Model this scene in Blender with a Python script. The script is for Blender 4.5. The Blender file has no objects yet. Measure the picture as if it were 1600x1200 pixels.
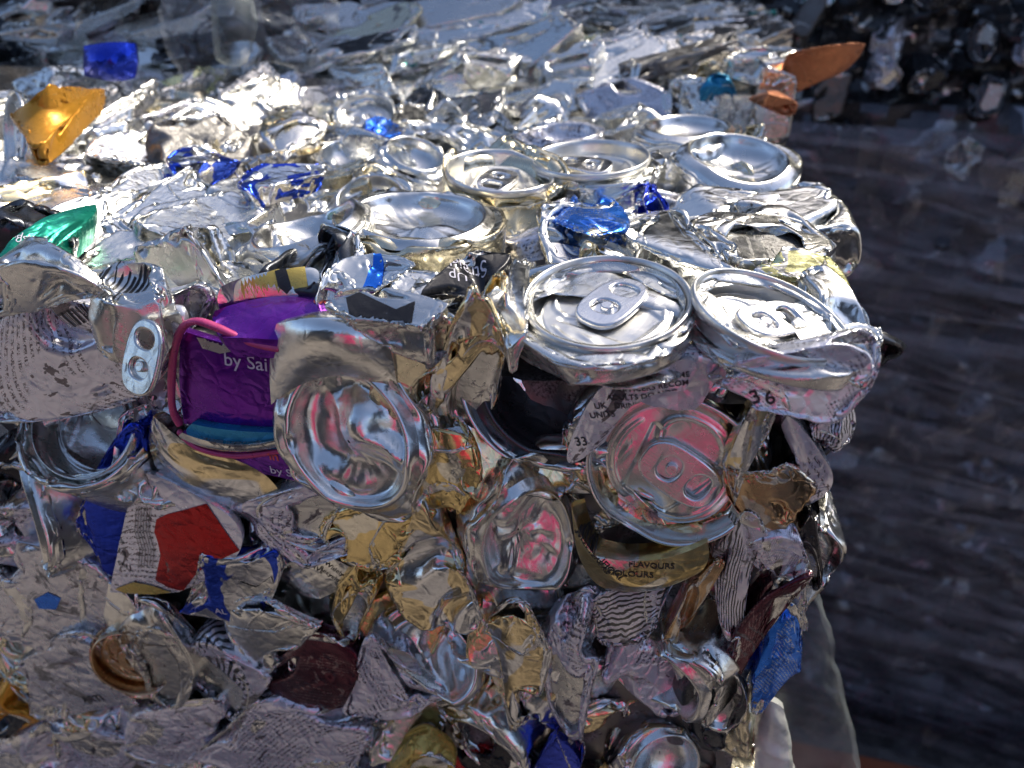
import bpy, bmesh, math, random
import numpy as np
from mathutils import Vector, Matrix
from mathutils.bvhtree import BVHTree
from mathutils import noise as mnoise
R = math.radians
scene = bpy.context.scene
C = scene.collection
# ------------------------------------------------------------------ camera, light, exposure
TOP = 1.20                                   # height of the bale's top above the yard floor (m)
CAMH = 0.107                                 # camera above that top
PITCH = R(31.4)
cam_d = bpy.data.cameras.new('camera'); cam = bpy.data.objects.new('camera', cam_d); C.objects.link(cam)
cam.location = (0, 0, TOP+CAMH); cam.rotation_euler = (R(90)-PITCH, 0, 0)
cam_d.sensor_width = 36; cam_d.lens = 36*1208/1600; cam_d.clip_start = .02; cam_d.clip_end = 200
cam_d.dof.use_dof = True; cam_d.dof.focus_distance = .255; cam_d.dof.aperture_fstop = 12.0; cam_d.dof.aperture_blades = 0
scene.camera = cam
SUN_EL, SUN_AZ = R(50), R(52)                # sun stands behind the bale, well to the right
world = bpy.data.worlds.new('World'); scene.world = world; world.use_nodes = True
wn = world.node_tree; sky = wn.nodes.new('ShaderNodeTexSky'); sky.sky_type = 'NISHITA'; sky.sun_disc = False
sky.sun_elevation = SUN_EL; sky.sun_rotation = SUN_AZ; sky.air_density = .55; sky.dust_density = 1.7; sky.ozone_density = .6
wn.links.new(sky.outputs[0], wn.nodes['Background'].inputs[0]); wn.nodes['Background'].inputs[1].default_value = .145
sd = bpy.data.lights.new('sun', 'SUN'); sd.energy = 2.1; sd.angle = R(.55); sd.color = (1, .93, .78)
sun = bpy.data.objects.new('sun', sd); C.objects.link(sun)
svec = Vector((math.sin(SUN_AZ)*math.cos(SUN_EL), math.cos(SUN_AZ)*math.cos(SUN_EL), math.sin(SUN_EL)))
sun.rotation_euler = svec.to_track_quat('Z', 'Y').to_euler(); sun.location = (0, 0, 4)
vs = scene.view_settings; vs.view_transform = 'Standard'; vs.look = 'None'; vs.gamma = 1; vs.use_curve_mapping = False
vs.exposure = .88
scene.cycles.max_bounces = 10; scene.cycles.glossy_bounces = 6; scene.cycles.caustics_reflective = False
scene.cycles.caustics_refractive = False; scene.cycles.sample_clamp_indirect = 6
# ------------------------------------------------------------------ crushing cans: a thin-shell solver
NT = 64
F32 = np.float32
def profile():
    """rings of a drinks can from the lid centre down the wall to the middle of the base (mm): r, z, section"""
    P = []
    lid = [(.6,-4.2),(5,-4.2),(9.5,-4.2),(14,-4.2),(18.5,-4.2),(21.6,-4.3),(22.8,-6.6),(24.0,-6.7),(25.0,-3.2),(25.7,-.3),(26.5,.25),(27.2,-.6),(26.7,-2.8)]
    P += [(r,z,0) for r,z in lid]
    P += [(26.2,-4.6,1),(27.6,-7.6,1),(29.8,-11,1),(31.8,-14.4,1),(33,-18,1)]
    n = 29
    P += [(33, -18-(k+1)*(86/n), 1) for k in range(n)]
    P += [(32.4,-107,1),(30.6,-110,1)]
    base = [(28.2,-112.8),(25.6,-114.6),(24.2,-115),(22.9,-113.6),(21.6,-110.6),(18.8,-108.2),(15,-106.5),(11,-105.4),(7,-104.7),(3,-104.4),(.6,-104.4)]
    P += [(r,z,2) for r,z in base]
    return np.array(P, F32)
PROF = profile(); NS = len(PROF); SEC = PROF[:,2].astype(int)
def rest_can():
    th = np.linspace(0, 2*np.pi, NT, endpoint=False, dtype=F32)
    r = PROF[:,0][:,None]; z = PROF[:,1][:,None]+57.5
    return np.stack([r*np.cos(th), r*np.sin(th), np.broadcast_to(z,(NS,NT))], -1).astype(F32)   # NS,NT,3
REST = rest_can()
def _len(X, di, dj):
    A = X[..., :X.shape[-3]-di, :, :] if di else X
    B = X[..., di:, :, :] if di else X
    B = np.roll(B, -dj, axis=-2)
    return np.sqrt(((A-B)**2).sum(-1))
DIRS = [(0,1,.5),(1,0,.5),(1,1,.3),(1,-1,.3)]
BEND = [(0,2,.30),(2,0,.30),(0,4,.22),(4,0,.22),(0,8,.05),(8,0,.05)]
RL = {(a,b): _len(REST,a,b) for a,b,_ in DIRS+BEND}
def _solve(X, di, dj, k, bend=False, cap=3.):
    n = X.shape[1]
    A = X[:, :n-di] if di else X
    B = X[:, di:] if di else X
    Bj = np.roll(B, -dj, axis=2) if dj else B
    D = Bj-A
    L = np.sqrt((D*D).sum(-1))+1e-6
    R = RL[(di,dj)][None]
    e = (L-R)
    if bend:
        c = np.maximum(1-L/R, 0)
        w = k/(1+(c/.09)**2)
    else:
        w = np.where(L < R, k*.9, k)
    f = np.clip(e*w, -cap, cap)/L*.5
    C = D*f[...,None]
    if di:
        X[:, :n-di] += C
        X[:, di:] -= np.roll(C, dj, axis=2) if dj else C
    else:
        X += C
        X -= np.roll(C, dj, axis=2)
def _match(X, lo, hi, w):
    """pull a stiff end (rings lo..hi) towards its rigid shape, weight w per can"""
    P = X[:, lo:hi].reshape(X.shape[0], -1, 3); Q = REST[lo:hi].reshape(-1,3)
    pc = P.mean(1, keepdims=True); qc = Q.mean(0)
    H = np.einsum('bni,nj->bij', (P-pc), (Q-qc))
    U,S,V = np.linalg.svd(H.astype(np.float64))
    d = np.sign(np.linalg.det(U@V)); U[:,:,2] *= d[:,None]
    R = (U@V).astype(F32)
    G = np.einsum('bij,nj->bni', R, Q-qc)+pc
    P = P+(G-P)*w[:,None,None]
    X[:, lo:hi] = P.reshape(X.shape[0], hi-lo, NT, 3)
LIDN = int((SEC==0).sum()); BASE0 = int(np.argmax(SEC==2))
def rotm(ax, ay, az):
    cx,sx,cy,sy,cz,sz = math.cos(ax),math.sin(ax),math.cos(ay),math.sin(ay),math.cos(az),math.sin(az)
    Rx = np.array([[1,0,0],[0,cx,-sx],[0,sx,cx]]); Ry = np.array([[cy,0,sy],[0,1,0],[-sy,0,cy]]); Rz = np.array([[cz,-sz,0],[sz,cz,0],[0,0,1]])
    return (Rz@Ry@Rx).astype(F32)
def crush(specs, seed=3, steps=80, inner=6):
    """specs: rot = Euler of the can in its press, box = final half extents, lid/base = stiffness of the ends,
    cut = number of oblique planes, dent = number of blunt edges pushed in, rnd = 1 for a round press"""
    rng = np.random.RandomState(seed)
    B = len(specs)
    X = np.stack([REST@rotm(*s['rot']).T for s in specs])
    for b in range(B):
        for _ in range(10):
            c = rng.uniform(-50,50,3); rad = rng.uniform(12,30); dv = rng.normal(size=3)*rng.uniform(.4,1.6)
            g = np.exp(-((X[b]-c)**2).sum(-1)/rad**2)
            X[b] += (g[...,None]*dv).astype(F32)
    # the faces of each press
    NP = 14
    N = np.zeros((B,NP,3),F32); D1 = np.full((B,NP),999.,F32)
    for b,s in enumerate(specs):
        k = 0
        for ax in range(3):
            for sg in (1,-1):
                n = np.zeros(3); n[ax] = sg
                tl = .05 if (ax==2 and sg==1) else .22
                n += rng.normal(size=3)*tl*s.get('tilt',1.); n /= np.linalg.norm(n)
                if s.get('rnd') and ax < 2:
                    D1[b,k] = 200
                else: D1[b,k] = s['box'][ax]
                N[b,k] = n; k += 1
        for _ in range(s.get('cut',5)):
            n = rng.normal(size=3); n[2] *= .7; n /= np.linalg.norm(n)
            if n[2] > .5 and s.get('flat',0): n[2] = -n[2]
            N[b,k] = n; D1[b,k] = np.linalg.norm(n*np.array(s['box']))*rng.uniform(.86,1.05); k += 1
            if k >= NP: break
    sup = np.einsum('bijc,bpc->bpij', X, N).reshape(B,NP,-1).max(-1)+.5
    D1 = np.minimum(D1, sup)
    rr = np.array([s['box'][0] if s.get('rnd') else 999. for s in specs],F32)
    wl = np.array([s.get('lid',.3) for s in specs], F32); wb = np.array([s.get('base',.3) for s in specs], F32)
    proud = np.zeros((B,NS,1),F32)
    for b,s in enumerate(specs):
        if s.get('rnd'): proud[b,LIDN:BASE0-1] = s.get('proud',5.)
    ND = 4
    da = rng.normal(size=(B,ND,3)); da[...,2] *= .8; da /= np.linalg.norm(da,axis=-1,keepdims=True)      # push direction
    dl = rng.normal(size=(B,ND,3)); dl -= (dl*da).sum(-1,keepdims=True)*da; dl /= np.linalg.norm(dl,axis=-1,keepdims=True)  # edge line
    rad = rng.uniform(3,9,(B,ND)).astype(F32)
    nd = np.array([s.get('dent',3) for s in specs])
    dep = rng.uniform(.45,.85,(B,ND))
    sd = np.einsum('bijc,bpc->bpij', X, da.astype(F32)).reshape(B,ND,-1).max(-1)
    bx = np.array([s['box'] for s in specs])
    fin = np.sqrt(((da*bx[:,None,:])**2).sum(-1))*dep
    off = rng.normal(size=(B,ND,3))*6
    for st in range(steps):
        t = min(1., (st+1)/steps*1.15)
        Dt = sup+(D1-sup)*t
        if st % 3 == 0 and t < .98:
            X += rng.normal(size=X.shape).astype(F32)*.04
        dd = sd+rad+(fin+rad-sd-rad)*min(1.,t*1.1)
        for it in range(inner):
            for di,dj,k in BEND: _solve(X,di,dj,k,True)
            for di,dj,k in DIRS: _solve(X,di,dj,k)
            if it % 2 == 0:
                _match(X, 0, LIDN, wl); _match(X, BASE0, NS, wb)
            for q in range(ND):
                c = (da[:,q]*dd[:,q,None]+off[:,q]).astype(F32)[:,None,None,:]
                l = dl[:,q].astype(F32)[:,None,None,:]
                V = X-c; V = V-(V*l).sum(-1,keepdims=True)*l
                L = np.sqrt((V*V).sum(-1))+1e-6
                pen = np.maximum(rad[:,q][:,None,None]-L, 0)*(nd>q)[:,None,None]
                X += V*(pen/L)[...,None]*.6
            for p in range(NP):
                n = N[:,p][:,None,None,:]
                lim = Dt[:,p][:,None,None]
                if p == 4: lim = lim-proud*t
                e = np.maximum((X*n).sum(-1)-lim, 0)
                X -= e[...,None]*n
            r = np.sqrt((X[...,:2]**2).sum(-1)); lim = (33.5+(rr-33.5)*t)[:,None,None]
            X[...,:2] *= np.where(r>lim, lim/np.maximum(r,1e-6), 1.)[...,None]
    for it in range(5):
        for di,dj,k in BEND[:2]: _solve(X,di,dj,k,True)
        for di,dj,k in DIRS: _solve(X,di,dj,k)
    return X
def fine(X, f=2):
    """cubic refinement of one can's grid by f in both directions"""
    def cr(A, ax, wrap):
        n = A.shape[ax]
        if wrap:
            p = [np.roll(A, s, axis=ax) for s in (1,0,-1,-2)]
        else:
            idx = np.arange(n-1)
            p = [np.take(A, np.clip(idx+s,0,n-1), axis=ax) for s in (-1,0,1,2)]
        outs = []
        for k in range(f):
            t = k/f
            a = -.5*t+t*t-.5*t**3; b = 1-2.5*t*t+1.5*t**3; c = .5*t+2*t*t-1.5*t**3; d = -.5*t*t+.5*t**3
            outs.append(a*p[0]+b*p[1]+c*p[2]+d*p[3])
        S = np.stack(outs, axis=ax+1)
        shp = list(A.shape); shp[ax] = S.shape[ax]*f
        S = S.reshape(shp)
        if not wrap: S = np.concatenate([S, np.take(A,[n-1],axis=ax)], axis=ax)
        return S
    return cr(cr(X,0,False),1,True)
# ------------------------------------------------------------------ the bale's frame and pixel -> surface helper
YAW = R(11.6)
U = Vector((math.cos(YAW), -math.sin(YAW), 0)); W = Vector((math.sin(YAW), math.cos(YAW), 0)); Z = Vector((0, 0, 1))
CAM = Vector(cam.location)
F = 1208.
EDGE = Vector((.022, .196, TOP))             # a point on the bale's upper front edge
def ray(px, py):
    x, y = (px-800)/F, (600-py)/F
    cp, sp = math.cos(PITCH), math.sin(PITCH)
    return Vector((x, cp+y*sp, -sp+y*cp)).normalized()
def on_top(px, py, h=0.):
    d = ray(px, py); return CAM+d*((TOP+h-CAM.z)/d.z)
def on_front(px, py, out=0.):
    d = ray(px, py); n = -W; p = EDGE+n*out
    return CAM+d*((p-CAM).dot(n)/d.dot(n))
def at(face, px, py, out=0.):
    if face == 'top': return on_top(px, py, out)
    if face == 'front': return on_front(px, py, out)
    d = ray(px, py)                           # numeric: a forward distance in metres
    return CAM+d*((face-out)/d.y)
def frame(face, rot=0, tx=0, ty=0):
    if face == 'top': x, y, n = U, W, Z
    elif face == 'front': x, y, n = U, Z, -W
    elif face == 'right': x, y, n = W, Z, U
    else: x, y, n = Vector((1,0,0)), Z, Vector((0,-1,0))
    M = Matrix((x, y, n)).transposed()
    return M @ Matrix.Rotation(R(tx), 3, 'X') @ Matrix.Rotation(R(ty), 3, 'Y') @ Matrix.Rotation(R(rot), 3, 'Z')
def px_of(P):
    v = Vector(P)-CAM; cp, sp = math.cos(PITCH), math.sin(PITCH)
    dz = v.y*cp-v.z*sp; up = v.y*sp+v.z*cp
    return 800+F*v.x/dz, 600-F*up/dz
# ------------------------------------------------------------------ object bookkeeping
def empty(name, label, cat, P, M3=None, group=None, scale=(1,1,1)):
    o = bpy.data.objects.new(name, None); C.objects.link(o); o.empty_display_size = .01
    M = (M3 or Matrix.Identity(3)).to_4x4(); o.matrix_world = Matrix.Translation(P) @ M @ Matrix.Diagonal((*scale, 1))
    o['label'] = label; o['category'] = cat
    if group: o['group'] = group
    return o
def link(name, me, mat, parent=None, smooth=True):
    o = bpy.data.objects.new(name, me); C.objects.link(o)
    if parent: o.parent = parent
    if mat is not None:
        if not me.materials: me.materials.append(mat)
        else:
            o.material_slots[0].link = 'OBJECT'; o.material_slots[0].material = mat
    return o
def tag(o, label, cat, group=None, kind=None):
    if label: o['label'] = label
    if cat: o['category'] = cat
    if group: o['group'] = group
    if kind: o['kind'] = kind
    return o
def mesh(name, V, Fs, uv=None, smooth=True, crease=None):
    me = bpy.data.meshes.new(name)
    V = np.asarray(V, dtype=float)
    me.from_pydata(V.tolist(), [], [list(map(int, f)) for f in Fs] if not isinstance(Fs, np.ndarray) else Fs.tolist())
    if uv is not None:
        l = me.uv_layers.new(name='UVMap')
        li = np.zeros(len(me.loops), dtype=np.int32); me.loops.foreach_get('vertex_index', li)
        if isinstance(uv, tuple): luv = uv[1]
        else: luv = np.asarray(uv)[li]
        l.data.foreach_set('uv', np.asarray(luv, dtype=np.float32).ravel())
    me.update()
    if smooth:
        me.polygons.foreach_set('use_smooth', [True]*len(me.polygons))
        if crease: me.set_sharp_from_angle(angle=R(crease))
    return me
def grid_faces(ns, nt, wrap):
    idx = np.arange(ns*nt).reshape(ns, nt)
    if wrap: a = idx[:-1]; b = np.roll(idx, -1, 1)[:-1]; c = np.roll(idx, -1, 1)[1:]; d = idx[1:]
    else: a = idx[:-1,:-1]; b = idx[:-1,1:]; c = idx[1:,1:]; d = idx[1:,:-1]
    return np.stack([a, d, c, b], -1).reshape(-1, 4)
SARC = np.concatenate([[0], np.cumsum(np.sqrt((np.diff(PROF[:,:2],axis=0)**2).sum(1)))])
def can_section(Y, s0, s1, f, name):
    """rings s0..s1 (coarse indices) of a refined can grid Y (mm) as a mesh with the print's own UV (in tenths of a metre)"""
    a, b = s0*f, s1*f
    G = Y[a:b+1]; ns, nt = G.shape[:2]
    G = np.concatenate([G, G[:, :1]], 1)      # open seam so that UVs are clean
    sa = np.interp(np.arange(a, b+1)/f, np.arange(NS), SARC)
    u = np.linspace(0, 2.07, nt+1)
    uv = np.stack([np.broadcast_to(u, (ns, nt+1)), np.broadcast_to(-sa[:,None]/100, (ns, nt+1))], -1).reshape(-1, 2)
    V = G.reshape(-1, 3)/1000
    me = mesh(name, V, grid_faces(ns, nt+1, False), uv)
    # weld-like normals at the seam
    return me
# ------------------------------------------------------------------ materials (all procedural)
def nodes_of(name):
    m = bpy.data.materials.new(name); m.use_nodes = True
    return m, m.node_tree, m.node_tree.nodes['Principled BSDF']
def sheet(name, base=(.80,.80,.81), metal=1., rough=.24, second=None, thr=.55, pscale=3., lines=None, lscale=14., lthr=.55,
          scuff=.35, grime=(.06,.055,.05), bump=.07, coat=0., second_metal=None, bscale=1., style='text'):
    """thin can metal: base print, optional second print colour in patches, optional printed line work, wear down to dull metal, dents and scratches"""
    m, nt, b = nodes_of(name)
    N = nt.nodes.new; L = nt.links.new
    def mix(fac, a, c):
        n = N('ShaderNodeMix'); n.data_type = 'RGBA'
        if hasattr(fac, 'type') or not isinstance(fac, (int,float)): L(fac, n.inputs[0])
        else: n.inputs[0].default_value = fac
        for s, v in ((n.inputs[6], a), (n.inputs[7], c)):
            if isinstance(v, tuple): s.default_value = (*v, 1)
            else: L(v, s)
        return n.outputs[2]
    def mixf(fac, a, c):
        n = N('ShaderNodeMix'); n.data_type = 'FLOAT'; L(fac, n.inputs[0])
        for s, v in ((n.inputs[2], a), (n.inputs[3], c)):
            if isinstance(v, (int,float)): s.default_value = v
            else: L(v, s)
        return n.outputs[0]
    def ramp(src, lo, hi, inv=False):
        n = N('ShaderNodeMapRange'); n.inputs[1].default_value = lo; n.inputs[2].default_value = hi
        n.inputs[3].default_value = 1. if inv else 0.; n.inputs[4].default_value = 0. if inv else 1.
        L(src, n.inputs[0]); return n.outputs[0]
    tc = N('ShaderNodeTexCoord'); oi = N('ShaderNodeObjectInfo')
    sc = N('ShaderNodeVectorMath'); sc.operation = 'SCALE'; sc.inputs[0].default_value = (7.3, 3.1, 5.7); L(oi.outputs['Random'], sc.inputs['Scale'])
    def offs(out):
        a = N('ShaderNodeVectorMath'); a.operation = 'ADD'; L(out, a.inputs[0]); L(sc.outputs[0], a.inputs[1]); return a.outputs[0]
    uv = offs(tc.outputs['UV']); ob = offs(tc.outputs['Object'])
    def noise(vec, scale, detail=3, rgh=.6, dist=0.):
        n = N('ShaderNodeTexNoise'); n.inputs['Scale'].default_value = scale; n.inputs['Detail'].default_value = detail
        n.inputs['Roughness'].default_value = rgh; n.inputs['Distortion'].default_value = dist; L(vec, n.inputs['Vector']); return n.outputs['Fac']
    col = base; met = metal
    if second is not None:
        k = ramp(noise(uv, pscale, 2, .5, .6), thr, thr+.012)
        col = mix(k, base, second)
        met = mixf(k, metal, metal if second_metal is None else second_metal)
    if lines is not None:
        def math_(op, x, y=None, z_=None):
            n = N('ShaderNodeMath'); n.operation = op
            for i_, q_ in enumerate((x, y, z_)):
                if q_ is None: continue
                if isinstance(q_, (int,float)): n.inputs[i_].default_value = q_
                else: L(q_, n.inputs[i_])
            return n.outputs[0]
        z = ramp(noise(uv, 4.2, 1, .5), .50, .53)
        if style == 'zebra':
            w = N('ShaderNodeTexWave'); w.inputs['Scale'].default_value = lscale; w.inputs['Distortion'].default_value = 16; w.inputs['Detail'].default_value = 3
            w.inputs['Detail Scale'].default_value = .35; w.inputs['Detail Roughness'].default_value = .6
            L(uv, w.inputs['Vector']); inkm = math_('MULTIPLY', ramp(w.outputs['Fac'], lthr, lthr+.08), ramp(noise(uv, 2.3, 2, .5), .42, .46))
        else:                                 # rows of small print, and a few heavy strokes
            sp = N('ShaderNodeSeparateXYZ'); L(uv, sp.inputs[0])
            v_ = math_('MULTIPLY', sp.outputs[1], 34.); row = math_('FLOOR', v_); fr = math_('FRACT', v_)
            cb = N('ShaderNodeCombineXYZ'); L(math_('MULTIPLY', sp.outputs[0], 60.), cb.inputs[0]); L(math_('MULTIPLY', row, 7.31), cb.inputs[1]); L(math_('MULTIPLY', fr, 1.6), cb.inputs[2])
            g = ramp(noise(cb.outputs[0], 1.6, 2, .8), .50, .53)
            rowm = math_('MULTIPLY', ramp(fr, .22, .3), ramp(fr, .72, .8, True))
            txt = math_('MULTIPLY', math_('MULTIPLY', g, rowm), z)
            st = ramp(noise(uv, 7., 3, .5, 1.6), .655, .665)
            inkm = math_('MAXIMUM', txt, st)
        col = mix(inkm, col, lines)
    # print tint drifts a little
    big = noise(ob, 30, 3)
    col = mix(ramp(big, .3, .8), col, mix(.12, col, (.35,.34,.33)))
    # wear: rubbed flat, dull and dirty, in streaky patches
    mp = N('ShaderNodeMapping'); mp.inputs['Scale'].default_value = (1, .35, 1); L(ob, mp.inputs['Vector'])
    wear = noise(mp.outputs[0], 55*bscale, 8, .72, .8)
    wm = ramp(wear, .68-.26*scuff, .72-.26*scuff)
    fine_ = noise(ob, 900, 4, .7)
    col = mix(wm, col, mix(ramp(fine_, .35, .6), grime, (.34,.33,.32)))
    met = mixf(wm, met, .75)
    rr = mixf(ramp(noise(ob, 140, 4, .6), .35, .7), rough*.75, rough*1.35)
    rr = mixf(wm, rr, min(.62, rough+.3))
    if isinstance(col, tuple): b.inputs['Base Color'].default_value = (*col, 1)
    else: L(col, b.inputs['Base Color'])
    L(met, b.inputs['Metallic']) if not isinstance(met, (int,float)) else None
    L(rr, b.inputs['Roughness'])
    b.inputs['Coat Weight'].default_value = coat; b.inputs['Coat Roughness'].default_value = .12
    # bumps: shallow dimples, sharp creases, scratches
    v = N('ShaderNodeTexVoronoi'); v.feature = 'DISTANCE_TO_EDGE'; v.inputs['Scale'].default_value = 130*bscale
    dn = N('ShaderNodeVectorMath'); dn.operation = 'ADD'; nn = N('ShaderNodeTexNoise'); nn.inputs['Scale'].default_value = 90; L(ob, nn.inputs['Vector'])
    s2 = N('ShaderNodeVectorMath'); s2.operation = 'SCALE'; s2.inputs['Scale'].default_value = .012; L(nn.outputs['Color'], s2.inputs[0])
    L(ob, dn.inputs[0]); L(s2.outputs[0], dn.inputs[1]); L(dn.outputs[0], v.inputs['Vector'])
    h1 = ramp(v.outputs['Distance'], 0, .22)
    h2 = noise(ob, 75, 3, .5)
    mth = N('ShaderNodeMath'); mth.operation = 'MULTIPLY_ADD'; L(h2, mth.inputs[0]); mth.inputs[1].default_value = 2.2; L(h1, mth.inputs[2])
    b1 = N('ShaderNodeBump'); b1.inputs['Strength'].default_value = bump; b1.inputs['Distance'].default_value = .0011; L(mth.outputs[0], b1.inputs['Height'])
    b2 = N('ShaderNodeBump'); b2.inputs['Strength'].default_value = .25; b2.inputs['Distance'].default_value = .0002
    mp2 = N('ShaderNodeMapping'); mp2.inputs['Scale'].default_value = (1, 14, 6); L(ob, mp2.inputs['Vector'])
    L(noise(mp2.outputs[0], 160, 3, .7), b2.inputs['Height']); L(b1.outputs[0], b2.inputs['Normal'])
    L(b2.outputs[0], b.inputs['Normal'])
    return m
def plain(name, col, rough=.5, metal=0., emis=None, bump=0, bscale=200, spec=.5, trans=0, alpha=1):
    m, nt, b = nodes_of(name)
    n = nt.nodes.new('ShaderNodeTexNoise'); n.inputs['Scale'].default_value = bscale; n.inputs['Detail'].default_value = 5
    tc = nt.nodes.new('ShaderNodeTexCoord'); nt.links.new(tc.outputs['Object'], n.inputs['Vector'])
    mx = nt.nodes.new('ShaderNodeMix'); mx.data_type = 'RGBA'; nt.links.new(n.outputs['Fac'], mx.inputs[0])
    mx.inputs[6].default_value = (*[c*.8 for c in col], 1); mx.inputs[7].default_value = (*[min(1,c*1.15) for c in col], 1)
    nt.links.new(mx.outputs[2], b.inputs['Base Color'])
    b.inputs['Roughness'].default_value = rough; b.inputs['Metallic'].default_value = metal
    b.inputs['Transmission Weight'].default_value = trans; b.inputs['Alpha'].default_value = alpha
    if bump:
        q = nt.nodes.new('ShaderNodeBump'); q.inputs['Strength'].default_value = bump; q.inputs['Distance'].default_value = .002
        nt.links.new(n.outputs['Fac'], q.inputs['Height']); nt.links.new(q.outputs[0], b.inputs['Normal'])
    return m
AL = (.85,.845,.80)
M = {}
M['silver'] = sheet('bare_aluminium', AL, rough=.2, scuff=.15)
M['silver_soft'] = sheet('satin_aluminium', (.79,.785,.75), rough=.28, scuff=.25)
M['silver_worn'] = sheet('worn_aluminium', (.76,.75,.71), rough=.23, scuff=.42)
M['lid'] = sheet('lid_aluminium', (.80,.79,.76), rough=.36, scuff=.08, bump=.02)
M['tab'] = sheet('ring_pull_aluminium', (.86,.85,.84), rough=.24, scuff=.06, bump=.02)
M['base'] = sheet('base_aluminium', (.82,.815,.78), rough=.22, scuff=.16, bump=.04)
M['warm'] = sheet('straw_lacquered_aluminium', (.80,.72,.52), rough=.25, scuff=.3)
M['gold'] = sheet('gold_print', (.86,.66,.30), rough=.17, scuff=.18, second=(.82,.78,.66), thr=.56)
M['gold_silver'] = sheet('gold_and_silver_print', (.88,.72,.42), rough=.18, second=(.80,.80,.80), thr=.46, scuff=.22)
M['bronze'] = sheet('bronze_print', (.62,.42,.24), rough=.22, scuff=.2, second=(.78,.7,.6), thr=.55)
M['white_print'] = sheet('white_printed_label', (.80,.78,.84), metal=.55, rough=.24, bump=.22, coat=.4, lines=(.10,.09,.12), scuff=.28, second=(.8,.8,.8), thr=.62, second_metal=1.)
M['white'] = sheet('white_print', (.80,.79,.85), metal=.6, rough=.24, scuff=.2, bump=.15, coat=.4, lines=(.14,.12,.14), lscale=30, lthr=.7)
M['zebra'] = sheet('striped_print', (.76,.74,.79), metal=.6, rough=.24, coat=.4, lines=(.06,.06,.06), lscale=6, lthr=.55, scuff=.3, style='zebra')
M['grey_scuff'] = sheet('scuffed_grey_print', (.66,.65,.67), metal=.75, rough=.24, bump=.2, coat=.3, scuff=.55, grime=(.09,.085,.08))
M['blue_silver'] = sheet('blue_and_silver_print', (.015,.07,.60), metal=.9, rough=.2, second=(.8,.8,.82), thr=.5, scuff=.15, second_metal=1.)
M['blue'] = sheet('deep_blue_print', (.01,.045,.55), metal=.9, rough=.22, scuff=.12)
M['sky_blue'] = sheet('bright_blue_print', (.02,.20,.85), metal=.8, rough=.26, scuff=.12, lines=(.55,.65,.8), lscale=22, lthr=.7)
M['dark'] = sheet('black_print', (.02,.02,.024), metal=.5, rough=.25, scuff=.12, grime=(.1,.1,.1))  # black print; also paints the hollow and the rear gap dark
M['dark_line'] = sheet('dark_can_lining', (.07,.075,.085), metal=.85, rough=.3, scuff=.1)  # dark grey metal; also paints the shade inside the hollow base
M['maroon'] = sheet('maroon_print', (.09,.018,.035), metal=.85, rough=.26, scuff=.3, lines=(.3,.2,.2))
M['green'] = sheet('emerald_print', (.0,.25,.17), metal=.6, rough=.25, scuff=.1)
M['orange'] = sheet('orange_print', (.72,.32,.015), metal=.5, rough=.32, scuff=.25)
M['copper'] = sheet('copper_print', (.72,.27,.11), metal=.5, rough=.34, scuff=.15)
M['purple'] = sheet('purple_print', (.17,.010,.36), metal=.7, rough=.24, scuff=.03, bump=.14)
M['pink'] = sheet('pink_print', (.62,.07,.22), metal=.3, rough=.32, scuff=.18, bump=.1)
M['cyan'] = sheet('cyan_print', (.0,.27,.5), metal=.4, rough=.3, scuff=.08)
M['red'] = sheet('red_print', (.40,.004,.008), metal=.8, rough=.24, scuff=.16, bump=.12)
M['yellow'] = sheet('yellow_print', (.62,.46,.10), metal=.5, rough=.28, scuff=.12)
M['yellow_tint'] = sheet('pale_yellow_print', (.82,.80,.42), metal=.9, rough=.26, scuff=.3, second=(.8,.8,.8), thr=.5)
M['teal_silver'] = sheet('teal_and_silver_print', (.75,.77,.77), rough=.3, second=(.0,.25,.23), thr=.62, scuff=.3)
M['dull'] = sheet('dull_shadow_metal', (.22,.21,.2), metal=.9, rough=.4, scuff=.7)  # dark tone standing in for shade between cans; also dull grey cans
M['ink'] = plain('black_ink', (.02,.02,.022), .4)
M['white_ink'] = plain('white_ink', (.75,.72,.8), .4)
M['orange_ink'] = plain('coral_ink', (.75,.1,.08), .4)
# ------------------------------------------------------------------ crushed can variants
random.seed(11)
ru = random.uniform
SPECS = []
KIND = {'S': [], 'L': [], 'B': [], 'D': []}
def spec(kind, **k):
    KIND[kind].append(len(SPECS)); SPECS.append(k)
for k in range(10): spec('S', rot=(ru(0,6.28) if k%2 else 0, R(90)+ru(-.12,.12), 0), box=(ru(40,52), ru(25,36), ru(6,11)), lid=.08, base=.1, cut=4, dent=3)
for k in range(6): spec('L', rot=(R(ru(-5,5)), R(ru(-5,5)), 0), box=(ru(30.5,33), 31, ru(14,20)), lid=.92, base=.3, rnd=1, cut=3, dent=2, tilt=.3)
for k in range(5): spec('B', rot=(math.pi+R(ru(-5,5)), R(ru(-5,5)), 0), box=(ru(31,33), 31, ru(14,20)), lid=.3, base=(.9,.5,.35,.8,.6)[k], rnd=1, cut=3, dent=2, tilt=.3, proud=4)
for k in range(8): spec('D', rot=(R(ru(25,60)) if k%2 else math.pi-R(ru(20,55)), R(ru(-20,20)), 0), box=(ru(29,34), ru(33,40), ru(13,17)), lid=.35, base=.25, cut=7, dent=3)
XS = crush(SPECS, seed=5)
def rigid(P, Q):
    pc, qc = P.mean(0), Q.mean(0)
    Us, S, Vt = np.linalg.svd((P-pc).T@(Q-qc)); d = np.sign(np.linalg.det(Us@Vt)); Us[:,2] *= d
    Rm = Us@Vt                                # P ~ Rm Q
    return Rm, pc-Rm@qc
VAR = {}
def smooth_(a, b, x):
    t = np.clip((x-a)/(b-a), 0, 1); return t*t*(3-2*t)
RAW = {}
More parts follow.
